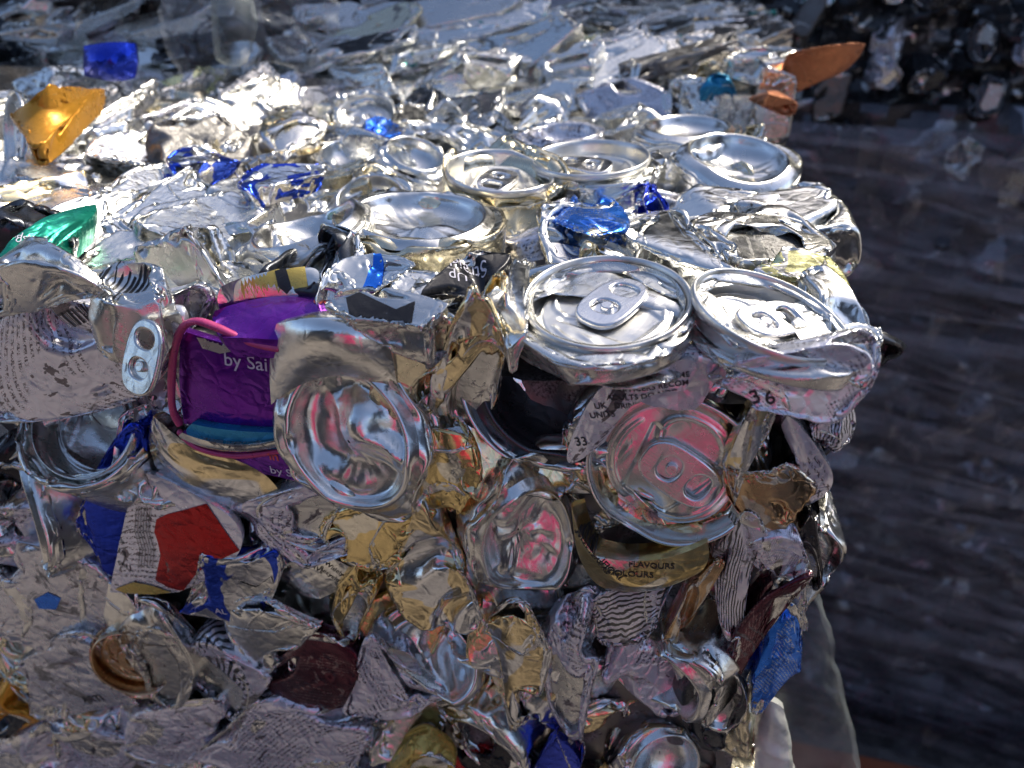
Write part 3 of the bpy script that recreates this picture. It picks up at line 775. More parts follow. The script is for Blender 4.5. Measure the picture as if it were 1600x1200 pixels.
piece('front', [(240,650,1),(262,670,3),(300,700,4),(400,735,4),(450,790,2),(350,800,1),(262,760,0),(234,705,0)], 'gold_silver', '', parent=pur, part='scuffed_base', bulge=4, cr=1.6, seed=12, skirt=12)
bv = surf_bvh(pur)
write(pur, bv, 'by Sai', 'front', 384, 566, 6.6, rot=-3, mat='white_ink', bold=.04)
write(pur, bv, 'in', 'front', 428, 713, 5.2, rot=-2, mat='orange_ink', bold=.1)
write(pur, bv, 'by Sai', 'front', 446, 738, 5.0, rot=-3, mat='white_ink', bold=.04)
write(pur, bv, 'ce', 'top', 508, 470, 8, rot=0, mat='orange_ink', bold=.1)
blot(pur, bv, 'front', [(302,532),(330,536),(372,548),(366,552),(340,556),(312,548)], 'silver_soft', 'worn_patch')
# -- sheets round the front upper edge
piece('front', [(432,508,3),(510,500,6),(598,512,3),(606,556,5),(612,612,2),(520,586,6),(424,622,2),(426,560,4)], 'silver', '', parent=o if False else None, name='folded_can_wall',
      phrase=None, bulge=5, cr=.7, seed=21, cs=.6, cat='can') if False else None
q = piece('front', [(432,506,5),(510,498,9),(598,512,5),(612,556,6),(622,618,3),(520,588,8),(424,632,3),(422,560,5)], 'silver', 'smooth silver can shoulder arching over the caved-in base', phrase='the arching shoulder', flat=True, bulge=4, cr=.5, seed=21, cs=.5)
q = piece('top', [(520,462,12),(590,446,14),(668,452,13),(700,478,11),(660,520,6),(600,515,5),(545,508,6),(505,484,9)], 'silver_worn', 'creased silver can side with a dark hollow, between the purple can and the black can', phrase='the dark-hollow can', grow=1.0, bulge=4, cr=2.6, seed=23, cs=1.2)
bv = surf_bvh(q); blot(q, bv, 'top', [(540,478),(580,488),(620,498),(650,494),(640,515),(590,525),(550,510)], 'dark', 'dark_patch')  # the hollow's shade, painted on in black
q = piece('front', [(612,520,4),(640,505,5),(690,480,5),(700,530,5),(668,620,3),(635,655,2),(600,640,1),(605,570,3)], 'warm', 'straw coloured can side folded upright, right of the arching shoulder', phrase='the upright straw fold', bulge=5, cr=1.8, seed=25, cs=1.)
q = piece('front', [(706,498,5),(745,460,6),(786,470,5),(782,560,5),(770,650,2),(735,715,2),(676,690,1),(680,590,4)], 'gold_silver', 'tall silver and amber can side standing left of the large front lid', phrase='the tall amber side', bulge=6, cr=2.0, seed=27, cs=.8)
q = piece('front', [(640,668,1),(690,672,4),(740,690,2),(742,740,4),(730,800,1),(690,800,2),(655,780,0),(636,720,2)], 'gold', 'scratched olive gold can side between the caved-in base and the tall amber side', phrase='the scratched olive side', bulge=4, cr=1.4, seed=28)
q = piece('front', [(575,640,1),(600,600,4),(640,640,3),(650,700,3),(655,790,2),(620,760,3),(600,710,2),(580,690,1)], 'warm', 'narrow straw fold hugging the right side of the caved-in base', phrase='the narrow straw fold', bulge=3, cr=1.5, seed=29)
q = piece('top', [(782,430,9),(805,420,11),(828,425,10),(822,500,9),(815,540,4),(795,550,2),(778,520,4),(778,470,8)], 'silver', 'thin crinkled foil strip pressed against the large front lid', phrase='the crinkled foil strip', bulge=2, cr=2.4, seed=31, cs=1.6)
# -- the can with the advice text
q = piece('front', [(908,650,5),(958,592,7),(1030,572,8),(1085,566,7),(1068,612,7),(998,628,7),(945,690,7),(888,722,5)], 'white', 'crinkled white printed strip with small advice lettering, under the large front lid', phrase='the lettered strip', flat=True, bulge=2, cr=1.3, seed=33, cs=.9)
bv = surf_bvh(q)
for k, (s, x, y) in enumerate([('UK CHIEF ME', 1036,590), ('OFFICERS RECOM', 1020,605), ('ADULTS DO NOT', 1002,620), ('DRINK', 980,634)]):
    write(q, bv, s, 'front', x, y, 2.5, rot=12, bold=.03)
write(q, bv, 'UK', 'front', 938,634, 2.8, rot=20, bold=.03); write(q, bv, 'UNITS', 'front', 941,648, 2.8, rot=20, bold=.03)
write(q, bv, '33', 'front', 908,690, 4.2, rot=20, bold=.04)
q = piece('top', [(960,562,2),(1010,552,4),(1085,535,4),(1125,566,0),(1100,604,-8),(1050,602,-9),(1000,590,-6),(965,575,-3)], 'white_print', 'torn white printed can edge between the large front lid and the corner lid', phrase='the torn white edge', flat=True, bulge=2, cr=2., seed=34, cs=1.3)
q = piece('front', [(1116,584,11),(1180,560,13),(1280,550,13),(1364,536,9),(1366,602,8),(1300,655,10),(1200,642,12),(1118,612,11)], 'white', 'crumpled white can side with the figures 3 and 6, at the bale\'s top right corner', phrase='the numbered white side', grow=1.08, var=('S',6), bulge=5, cr=2.4, seed=36, cs=1.1)
bv = surf_bvh(q); write(q, bv, '3', 'front', 1180,620, 5.5, rot=30, bold=.08); write(q, bv, '6', 'front', 1203,622, 5.5, rot=25, bold=.08)
q = piece('top', [(1262,440,13),(1305,436,13),(1345,470,10),(1368,520,4),(1350,560,-2),(1300,560,0),(1285,530,6),(1290,490,11)], 'silver', 'smooth silver can wall wrapping the bale\'s top right corner', phrase='the corner wall', bulge=5, cr=1.4, seed=37)
q = piece('top', [(1180,405,9),(1250,390,11),(1310,398,9),(1334,450,6),(1328,472,4),(1280,450,7),(1230,438,8),(1180,428,8)], 'yellow_tint', 'silver can wall tinted lemon yellow, behind the corner lid', phrase='the lemon tinted wall', bulge=4, cr=1.3, seed=38)
q = piece('top', [(1100,330,9),(1180,315,11),(1262,320,10),(1295,375,7),(1240,400,8),(1160,400,9),(1110,385,9),(1090,355,9)], 'silver_worn', 'crinkly grey and silver label sheet behind the lemon tinted wall', phrase='the crinkly grey sheet', bulge=4, cr=2.8, seed=39, cs=1.4)
q = piece('top', [(990,362,9),(1040,350,10),(1090,358,9),(1142,415,8),(1115,428,5),(1062,418,4),(1010,392,5),(985,380,8)], 'silver', 'broad silver can side with a sharp ridge, behind the large front lid', phrase='the ridged silver side', bulge=6, cr=2.2, seed=40, cs=.7)
# -- colour accents of the top
q = piece('top', [(882,312,7),(920,300,9),(950,305,7),(988,350,4),(975,368,3),(930,372,4),(884,376,3),(876,345,5)], 'sky_blue', 'bright blue can scrap with fine white print, between the lids', phrase='the bright blue scrap', bulge=3, cr=1.4, seed=41, var=('S',2))
q = piece('top', [(1005,290,5),(1025,285,6),(1040,300,5),(1042,330,3),(1030,340,2),(1015,335,2),(1005,325,3),(1002,305,4)], 'blue', 'small dark blue scrap right of the bright blue scrap', phrase='the small dark blue scrap', bulge=2, cr=1., seed=42)
q = piece('top', [(4,392,14),(60,345,18),(150,318,15),(140,345,13),(90,385,11),(40,415,10),(2,430,10),(-6,410,12)], 'green', 'emerald green can side with tiny white letters, at the left of the top', phrase='the green can', flat=True, bulge=3, cr=1.6, seed=43)
bv = surf_bvh(q)
for k, s in enumerate(['ER', 'PPP', '90']): write(q, bv, s, 'top', 29+k*3, 360+k*8, 3.6, rot=200, mat='white_ink')
q = piece('top', [(14,170,26),(70,140,38),(148,126,34),(164,150,26),(115,187,24),(60,222,20),(36,204,22),(18,188,24)], 'orange', 'amber orange can side folded like a ribbon, upper left of the bale top', phrase='the orange can', var=('S',7), grow=1.0, ends='orange', bulge=5, cr=4., seed=44)
o = can('L', 2, 'top', 22, 212, .012, rot=0, tx=70, ty=-35, scale=(.8,.8,.6), mats={'body':'silver','lid':'silver_soft'}, label='can end seen edge-on under the orange can at the left border', phrase='the edge-on end', r=32)
q = piece('top', [(345,448,7),(400,428,9),(470,418,9),(498,425,8),(488,455,4),(450,462,2),(390,475,0),(345,480,0)], 'silver', 'silver can side with a yellow printed band, behind the purple can', phrase='the yellow-banded can', flat=True, bulge=4, cr=.9, seed=45, cs=.7)
bv = surf_bvh(q); blot(q, bv, 'top', [(373,452),(412,428),(478,418),(481,452),(430,462),(372,476)], 'yellow', 'yellow_band'); blot(q, bv, 'top', [(420,424),(440,424),(460,452),(440,460),(432,440)], 'dark', 'black_band', off=.45)
q = piece('top', [(500,440,10),(540,405,12),(590,402,12),(640,420,11),(635,446,9),(590,448,8),(545,450,8),(510,455,7)], 'silver', 'silver can side with a bright blue wedge, behind the dark-hollow can', phrase='the blue-wedge can', bulge=3, cr=1.6, seed=46, cs=.8)
bv = surf_bvh(q); blot(q, bv, 'top', [(562,446),(592,408),(600,420),(596,446)], 'sky_blue', 'blue_wedge')
q = piece('top', [(668,440,7),(710,400,11),(750,395,11),(790,410,8),(772,438,6),(740,462,3),(700,468,2),(672,462,4)], 'dark', 'black can side with small script lettering, left of the large front lid', phrase='the black can', bulge=3, cr=1.8, seed=47, cs=1.)
bv = surf_bvh(q); write(q, bv, 'Straight', 'top', 724, 418, 5, rot=200, mat='white_ink'); write(q, bv, 'Up', 'top', 716, 432, 5, rot=200, mat='white_ink')
q = piece('top', [(268,240,11),(300,228,13),(352,226,11),(356,240,9),(320,258,8),(290,272,8),(266,272,8),(262,256,9)], 'blue_silver', 'royal blue flattened can among the streaked cans, upper left', phrase='the royal blue can', bulge=2, cr=1.4, seed=48)
q = piece('top', [(385,272,12),(420,258,14),(480,250,14),(498,262,12),(480,285,10),(430,290,10),(395,300,10),(378,288,11)], 'blue_silver', 'navy and silver flattened can right of the royal blue can', phrase='the navy flattened can', bulge=2, cr=1.8, seed=49)
q = piece('top', [(565,195,12),(590,188,8),(622,190,6),(630,200,5),(612,212,4),(590,214,3),(570,212,4),(562,204,5)], 'sky_blue', 'small blue patch toward the back of the bale top', phrase='the small blue patch', bulge=2, cr=1.4, seed=50)
q = piece('top', [(412,190,11),(450,176,15),(495,178,13),(500,195,10),(470,212,9),(440,220,9),(418,216,9),(408,204,10)], 'gold_silver', 'gold striped silver can near the back of the bale top', phrase='the gold striped can', bulge=3, cr=1.8, seed=51)
# -- big pale can at the left edge
q = piece('front', [(-30,505,6),(60,480,10),(165,470,9),(250,510,6),(262,560,5),(200,625,3),(80,655,4),(-30,640,4)], 'white', 'large pale grey-lilac can side at the left of the upper edge', phrase='the large pale side', bulge=7, cr=2.6, seed=53, cs=.7)
hero(100, 560, 110, 'the large pale side')
bv = surf_bvh(q); tb = link('ring_pull', tab_mesh(0), M['silver_worn'], q)
tb.matrix_world = Matrix.Translation(at('front', 205, 572, .022)) @ frame('front', 168, -30, -15).to_4x4() @ Matrix.Scale(.86, 4)
bars(q, bv, 'front', 120, 494, 14, 6, 18, rot=25, seed=4)
q = piece('top', [(120,428,10),(165,405,14),(205,408,14),(260,420,12),(285,470,6),(240,500,0),(190,490,2),(130,470,6)], 'silver_soft', 'satin silver can side with a fanned barcode, above the large pale side', phrase='the barcoded side', grow=1.0, bulge=6, cr=2., seed=54, cs=.7)
bv = surf_bvh(q); bars(q, bv, 'top', 168, 424, 20, 16, 22, rot=-10, seed=6, fan=.5)
q = piece('front', [(-30,425,10),(40,400,14),(120,420,12),(150,455,10),(120,478,8),(60,485,8),(0,500,7),(-30,480,8)], 'silver_soft', 'pale silver can side at the left border, under the green can', phrase='the left border side', bulge=5, cr=2.2, seed=56, cs=.7)
# -- lower front
q = piece('front', [(212,752,2),(240,742,3),(335,790,5),(375,860,6),(280,925,5),(230,928,4),(172,925,3),(188,840,3)], 'white', 'white and deep red can with upside-down lettering, under the purple can', phrase='the red and white can', flat=True, bulge=3, cr=.8, seed=60, cs=.6)
bv = surf_bvh(q)
blot(q, bv, 'front', [(262,803),(322,788),(376,858),(345,872),(310,892),(285,925),(262,918),(243,906),(248,884),(252,866),(247,848),(240,832),(244,812)], 'red', 'red_panel')
blot(q, bv, 'front', [(178,922),(210,908),(240,912),(280,926),(260,930),(200,930)], 'yellow', 'gold_strip', off=.5)
for s, x, y in (('This', 196,884), ('by', 190,864), ('ex', 188,846), ('a', 191,828)): write(q, bv, s, 'front', x, y, 4.4, rot=175, bold=.03)
for k in range(6): blot(q, bv, 'front', [(212+k*4.4,792),(213+k*4.4,792),(211.3+k*4.4,830),(221+k*4.4,856),(219+k*4.4,885),(218+k*4.4,885),(219.8+k*4.4,856),(210+k*4.4,830)], 'ink', 'line_art', off=.4)
q = piece('front', [(300,905,3),(330,870,6),(380,860,7),(420,880,5),(428,930,5),(390,965,3),(330,962,2),(298,950,2)], 'blue_silver', 'crumpled royal blue can below the red and white can', phrase='the crumpled blue can', bulge=5, cr=2.8, seed=61, cs=1.1)
bv = surf_bvh(q); write(q, bv, 'AL', 'front', 345, 955, 4.4, mat='white_ink', bold=.05); blot(q, bv, 'front', [(372,905),(400,918),(424,900),(428,912),(400,930),(380,924)], 'silver', 'silver_flash')
q = piece('front', [(135,765,0),(185,690,3),(228,700,3),(222,740,2),(190,800,2),(175,900,0),(150,860,0),(130,820,1)], 'blue', 'dark blue can squeezed upright left of the red and white can', phrase='the squeezed blue can', bulge=3, cr=2.6, seed=62, cs=1.1)
q = piece('front', [(420,775,2),(500,752,6),(600,780,5),(640,830,3),(560,860,4),(480,872,2),(430,860,2),(350,800,1)], 'white_print', 'rubbed white printed sheet with crossing creases, under the caved-in base', phrase='the rubbed white sheet', bulge=3, cr=1.8, seed=63, cs=1.3)
q = piece('front', [(430,880,-2),(475,862,1),(545,885,2),(552,905,2),(500,935,1),(460,925,-1),(440,905,-2),(425,890,-3)], 'silver', 'small boat-shaped silver can wall with recycling text, centre left of the front', phrase='the recycling text can', flat=True, bulge=3, cr=.7, seed=64)
bv = surf_bvh(q); write(q, bv, 'Widely', 'front', 522, 889, 2.9, rot=-35, bold=.03); write(q, bv, 'Recycled', 'front', 517, 899, 2.9, rot=-35, bold=.03); write(q, bv, 'CONSERVE', 'front', 480, 878, 2.9, rot=-32, bold=.03)
q = piece('front', [(520,800,2),(580,790,4),(660,800,5),(640,850,5),(612,890,3),(560,880,4),(510,870,2),(505,830,2)], 'gold', 'gold can side glowing between the rubbed white sheet and the gold folds', phrase='the glowing gold side', bulge=4, cr=1.8, seed=65)
q = piece('front', [(525,905,2),(560,870,5),(590,880,5),(580,940,5),(560,990,3),(545,1008,2),(520,985,1),(515,940,2)], 'gold', 'crescent-shaped gold can side left of the gold folds', phrase='the gold crescent', bulge=5, cr=2.2, seed=66)
q = piece('front', [(620,870,3),(655,800,6),(690,830,6),(720,890,4),(745,960,3),(690,975,4),(610,965,3),(590,920,2)], 'gold_silver', 'fan of gold folds at the middle of the front face', phrase='the gold folds', bulge=7, cr=3., seed=67, cs=1.)
q = piece('front', [(893,790,8),(912,845,10),(935,868,11),(1020,876,12),(1105,848,9),(1085,900,9),(990,914,9),(925,905,8)], 'gold', 'gold can wall curled under the front-face lid, lettered in black', phrase='the lettered gold wall', flat=True, bulge=3, cr=1.4, seed=68, cs=.7)
bv = surf_bvh(q); write(q, bv, 'NO ARTIFICIAL', 'front', 938, 858, 3.2, rot=-42, bold=.03); write(q, bv, 'SWEETENERS', 'front', 925, 862, 3.0, rot=-50, bold=.03); write(q, bv, 'FLAVOURS', 'front', 1018, 884, 3.0, rot=4, bold=.03); write(q, bv, 'COLOURS', 'front', 985, 897, 3.2, rot=4, bold=.03)
q = piece('front', [(1150,700,5),(1200,730,8),(1265,740,5),(1262,800,5),(1240,840,4),(1190,830,6),(1150,800,5),(1140,750,4)], 'bronze', 'amber gold can side bulging right of the front-face lid', phrase='the amber bulge', bulge=6, cr=1.8, seed=70, cs=.8)
q = piece('front', [(1150,672,4),(1180,640,8),(1215,650,7),(1190,690,7),(1165,740,6),(1150,770,5),(1135,760,4),(1135,710,4)], 'gold_silver', 'twisted gold fold under the numbered white side', phrase='the twisted gold fold', bulge=4, cr=1.6, seed=71)
q = piece('front', [(1225,650,6),(1250,665,7),(1290,720,5),(1300,760,2),(1262,790,4),(1250,740,5),(1235,700,5),(1222,670,5)], 'white', 'smooth lilac blade of can wall on the right edge of the front', phrase='the lilac blade', flat=True, bulge=3, cr=.6, seed=72)
q = piece('front', [(1125,830,5),(1160,815,7),(1190,830,7),(1170,900,6),(1165,985,4),(1140,990,4),(1118,940,4),(1116,880,4)], 'zebra', 'white can side with wavy black stripes, right of the lettered gold wall', phrase='the striped side', bulge=3, cr=1.4, seed=73)
q = piece('front', [(1170,835,6),(1220,825,8),(1262,850,6),(1250,880,6),(1225,905,5),(1195,890,6),(1175,880,6),(1165,855,6)], 'white_print', 'torn black and white label scrap right of the striped side', phrase='the torn label', bulge=3, cr=3., seed=74, cs=1.6)
q = piece('front', [(1245,860,3),(1265,800,5),(1285,840,3),(1280,900,2),(1270,940,1),(1258,920,3),(1225,890,2),(1215,880,2)], 'dark', 'black glossy can wall on the right edge, beside the torn label', phrase='the black wall', bulge=3, cr=1.4, seed=75)
q = piece('front', [(1130,1020,3),(1180,940,8),(1240,900,9),(1252,915,7),(1200,970,6),(1165,1040,5),(1140,1060,3),(1122,1045,3)], 'maroon', 'dark folded can edge slanting like a bar, lower right of the front', phrase='the slanting dark bar', bulge=5, cr=.9, seed=76)
q = piece('front', [(1035,1000,2),(1070,930,6),(1110,880,6),(1118,900,5),(1090,960,5),(1055,1005,4),(1040,1020,2),(1030,1012,2)], 'bronze', 'slanting gold-brown strip with scratches, left of the striped side', phrase='the slanting gold strip', bulge=5, cr=1.2, seed=77)
q = piece('front', [(1065,1060,3),(1110,1030,6),(1150,1055,6),(1160,1110,5),(1140,1170,3),(1105,1175,4),(1070,1140,3),(1060,1100,3)], 'dark_line', 'smooth dark grey rounded can side at the bottom right of the front', phrase='the dark rounded side', bulge=7, cr=1.2, seed=78, cs=.6)
q = piece('front', [(1190,1010,0),(1225,960,3),(1255,985,0),(1240,1050,-3),(1215,1100,-5),(1190,1105,-3),(1170,1090,-2),(1180,1050,0)], 'sky_blue', 'bright blue can wall on the lower right edge of the bale', phrase='the edge blue can', bulge=4, cr=2.2, seed=79, cs=1.2)
q = piece('front', [(1180,870,-2),(1240,880,0),(1275,920,-2),(1262,960,-3),(1235,990,-3),(1200,960,-2),(1175,930,-2),(1170,900,-2)], 'silver_soft', 'silver can wall behind the slanting dark bar', phrase='the silver wall behind the bar', bulge=4, cr=1.4, seed=80)
q = piece('front', [(865,950,3),(900,940,6),(945,955,5),(945,1030,6),(935,1120,4),(890,1150,3),(850,1110,3),(848,1020,3)], 'white', 'tall crinkled white can side with tiny print, low in the middle of the front', phrase='the tall white side', bulge=5, cr=2.6, seed=81, cs=1.3)
bv = surf_bvh(q)
for k, s in enumerate(['best before end', 'please recycle', 'consume within', 'see base of can']): write(q, bv, s, 'front', 905, 965+k*10, 2.4, rot=-8, bold=.02)
q = piece('front', [(925,925,2),(990,912,5),(1060,905,3),(1040,940,5),(1035,975,3),(990,1000,4),(945,1000,2),(935,960,3)], 'zebra', 'white can side striped like a fan, under the lettered gold wall', phrase='the fan-striped side', bulge=3, cr=1.3, seed=82)
q = piece('front', [(430,1030,1),(480,1000,4),(545,1010,3),(552,1060,4),(535,1110,2),(480,1115,3),(420,1100,1),(415,1060,2)], 'maroon', 'crumpled dark maroon can low on the front, left of centre', phrase='the maroon can', bulge=5, cr=2.6, seed=83, cs=1.1)
q = piece('front', [(550,1040,2),(585,1005,5),(640,1060,5),(690,1085,4),(670,1110,4),(640,1140,3),(580,1140,3),(546,1095,2)], 'white_print', 'white can side with fine dark stripes, right of the maroon can', phrase='the fine-striped side', bulge=5, cr=1.2, seed=84)
q = piece('front', [(355,955,2),(400,945,6),(475,955,4),(480,990,5),(450,1030,3),(415,1050,3),(380,1040,3),(360,1000,3)], 'silver', 'rounded silver can side below the crumpled blue can', phrase='the rounded silver side', bulge=6, cr=1.6, seed=85, cs=.8)
q = piece('front', [(275,1045,2),(320,1010,5),(370,1030,5),(420,1060,4),(400,1090,4),(370,1120,3),(310,1110,2),(280,1080,2)], 'zebra', 'grey striped can with dark script strokes, below the rounded silver side', phrase='the script-stroked can', var=('D',3), bulge=5, cr=1.5, seed=86)
q = piece('front', [(190,960,2),(235,950,5),(280,975,4),(300,1040,4),(275,1110,3),(240,1090,3),(215,1050,3),(195,1000,2)], 'silver_worn', 'kinked silver sheet under the red and white can', phrase='the kinked silver sheet', bulge=6, cr=2.2, seed=87, cs=.8)
q = piece('front', [(-30,890,2),(60,870,5),(150,900,4),(180,960,4),(150,1010,3),(80,1010,4),(0,1000,3),(-30,950,2)], 'grey_scuff', 'scuffed grey label sheet at the left border, low on the front', phrase='the scuffed grey sheet', bulge=4, cr=2., seed=88)
bv = surf_bvh(q); blot(q, bv, 'front', [(55,935),(75,925),(95,935),(88,952),(62,950)], 'sky_blue', 'blue_mark')
q = piece('front', [(60,1010,2),(130,1000,5),(180,1040,4),(195,1100,4),(150,1130,3),(80,1120,3),(40,1090,2),(45,1040,2)], 'grey_scuff', 'rubbed grey can side with dark lettering ARTI, lower left', phrase='the ARTI sheet', bulge=4, cr=1.8, seed=89)
bv = surf_bvh(q); write(q, bv, 'ARTI', 'front', 145, 1092, 6.5, rot=22, bold=.1)
q = piece('front', [(-30,1090,2),(0,1085,4),(40,1110,3),(50,1130,2),(30,1145,2),(0,1150,2),(-20,1145,2),(-30,1120,2)], 'orange', 'small orange can corner at the bottom left border', phrase='the orange corner', bulge=3, cr=1., seed=90)
q = piece('front', [(330,1150,2),(420,1100,4),(530,1110,4),(545,1160,4),(520,1215,3),(430,1220,4),(350,1215,2),(315,1180,2)], 'white_print', 'large crinkled white printed can side at the bottom, left of centre', phrase='the bottom white side', bulge=5, cr=2.4, seed=91, cs=1.2)
q = piece('front', [(835,1195,2),(862,1160,5),(880,1165,5),(905,1190,3),(905,1215,3),(880,1225,3),(850,1225,3),(830,1215,2)], 'blue', 'dark blue can tip at the bottom border', phrase='the blue tip', bulge=3, cr=1., seed=92)
q = piece('front', [(610,1190,2),(650,1172,5),(690,1180,4),(700,1200,3),(690,1225,3),(650,1228,3),(620,1225,3),(605,1210,2)], 'yellow', 'fluted yellow can bottom at the bottom border', phrase='the fluted yellow can', bulge=3, cr=1.4, seed=93)
q = piece('front', [(225,1110,1),(290,1105,4),(345,1110,3),(340,1150,3),(310,1190,2),(240,1190,3),(150,1170,1),(170,1130,2)], 'white_print', 'grey crinkled label sheet at the bottom, left of the bottom white side', phrase='the bottom grey sheet', bulge=4, cr=2.2, seed=94, cs=1.1)
q = piece('front', [(760,980,0),(800,950,4),(850,960,3),(850,1040,4),(840,1120,3),(800,1130,3),(790,1060,3),(775,1010,2)], 'gold_silver', 'amber and silver can side left of the tall white side', phrase='the amber silver side', bulge=6, cr=2., seed=95, cs=.9)
q = piece('front', [(1272,655,4),(1300,648,5),(1335,652,3),(1330,690,2),(1310,712,1),(1285,704,3),(1272,690,4),(1268,668,4)], 'zebra', 'brown striped scrap hanging under the numbered white side', phrase='the hanging striped scrap', bulge=3, cr=1.4, seed=96)
q = piece('front', [(-30,1150,2),(40,1135,4),(120,1140,4),(190,1175,3),(190,1225,3),(100,1240,4),(20,1240,3),(-30,1225,2)], 'white_print', 'creased pale can side in the bottom left corner of the front', phrase='the corner side', bulge=5, cr=2., seed=97)
q = piece('front', [(150,905,0),(185,920,2),(215,960,2),(210,1000,2),(195,1030,1),(165,1010,1),(150,980,0),(140,940,0)], 'silver', 'narrow silver fold between the scuffed grey sheet and the kinked silver sheet', phrase='the narrow silver fold', bulge=4, cr=2., seed=98)
# ------------------------------------------------------------------ the rest of the bale: cans packed between the ones above
FILL = []
rf = random.Random(77)
def wpick(t):
    s = sum(w for _, w in t); x = rf.uniform(0, s)
    for k, w in t:
        x -= w
        if x <= 0: return k
    return t[0][0]
TOPM = [('silver',40),('silver_soft',22),('silver_worn',18),('warm',6),('gold_silver',3),('white',6),('blue_silver',1.2),('dull',3),('yellow_tint',1.5),('white_print',3),('dark_line',.3)]
FRONTM = [('silver',30),('silver_worn',14),('gold_silver',18),('warm',10),('gold',7),('bronze',5),('white_print',5),('white',4),('grey_scuff',2),('dark_line',5),('dark',3),('maroon',2),('zebra',2),('blue',1.2),('red',.8)]
LOOK = {'silver':'shiny silver','silver_soft':'satin silver','silver_worn':'scuffed silver','warm':'straw tinted','gold_silver':'gold and silver','white':'off-white printed','blue_silver':'blue and silver',
        'dull':'dull grey','yellow_tint':'yellow tinted','white_print':'white and grey printed','dark_line':'dark grey','gold':'gold','zebra':'striped','grey_scuff':'scuffed grey','maroon':'maroon','bronze':'bronze',
        'dark':'black','teal_silver':'teal and silver','orange':'orange','copper':'copper','green':'green','blue':'blue','red':'red'}
EDGE_A = .080
def near_hero(px, py, k=.74):
    return any((px-h[0])**2/(h[2]*k)**2+(py-h[1])**2/(h[2]*k*h4(h))**2 < 1 for h in HEROES)
def h4(h): return .55 if h[1] < 480 else 1.
def filler(kind, n, P, M3, scale, mats, zone, tab=False):
    px, py = px_of(P)
    if zone == 'top' and near_hero(px, py, 1.35): P = P-Z*.006
    root = empty('crushed_can', '', 'can', P, M3, {'top':'cans packed in the bale top','front':'cans packed in the bale front','right':'cans packed in the bale side',
        'rear':'cans in the bale behind','left':'flattened cans in the rear left bale','far':'cans in the far right bale'}[zone], scale)
    put_parts(root, kind, n, mats, tab=tab) if kind != 'L' else put_parts(root, kind, n, mats, tabrot=rf.uniform(0,360), tab=True)
    FILL.append((root, zone, mats['body'], kind, px, py)); return root
def basis(n, along):
    n = n.normalized(); x = (along-n*along.dot(n)).normalized(); return Matrix((x, n.cross(x), n)).transposed()
streak = (on_top(500,200)-on_top(150,330)).normalized()
# bale top
b_ = .026; row = 0
while b_ < .37:
    a_ = EDGE_A-.022-(.016 if row%2 else 0); far = min(1., b_/.25)
    while a_ > -.46:
        P = EDGE+U*(a_+rf.uniform(-.006,.006))+W*(b_+rf.uniform(-.004,.004)); px, py = px_of(P)
        left = px < 520-(py-180)*.9 and py < 400
        g_ = .66+.10*far if b_ > .04 else .58
        if -90 < px < 1500 and not near_hero(px, py) and not (b_ > .305 and px > 500):
            mt = wpick(TOPM)
            if left:
                nrm = (Z*.8+streak.cross(Z)*rf.choice((-1,-1,1))*rf.uniform(.1,.65)+streak*rf.uniform(-.2,.2)).normalized()
                filler('S', rf.randrange(10), P+Z*rf.uniform(-.003,.007), basis(nrm, streak+U*rf.uniform(-.25,.25)), (rf.uniform(.6,.9), rf.uniform(.4,.6), rf.uniform(.8,1.1)), {'body':mt}, 'top')
            else:
                k = rf.random(); ang = rf.uniform(0, 6.283); x = U*math.cos(ang)+W*math.sin(ang)
                nrm = (Z+U*rf.uniform(-.45,.45)+W*rf.uniform(-.55,.35)).normalized()
                if k < .50: filler('D', rf.randrange(8), P+Z*rf.uniform(-.004,.004), basis(nrm, x), (rf.uniform(.75,.95)*g_,)*3, {'body':mt}, 'top')
                elif k < .76: filler('S', rf.randrange(10), P+Z*rf.uniform(-.004,.004), basis(nrm, x), (rf.uniform(.6,.85)*g_, rf.uniform(.65,.85)*g_, 1), {'body':mt}, 'top')
                elif k < .9: filler('B', rf.randrange(5), P+Z*rf.uniform(-.004,.002), basis(nrm, x), (rf.uniform(.75,1.)*g_, rf.uniform(.7,1.)*g_, 1), {'body':mt}, 'top')
                else: filler('L', rf.randrange(6), P+Z*rf.uniform(-.003,.002), basis(nrm, x), (rf.uniform(.8,1.)*g_, rf.uniform(.75,1.)*g_, 1), {'body':mt}, 'top')
        a_ -= .035
    b_ += .027; row += 1
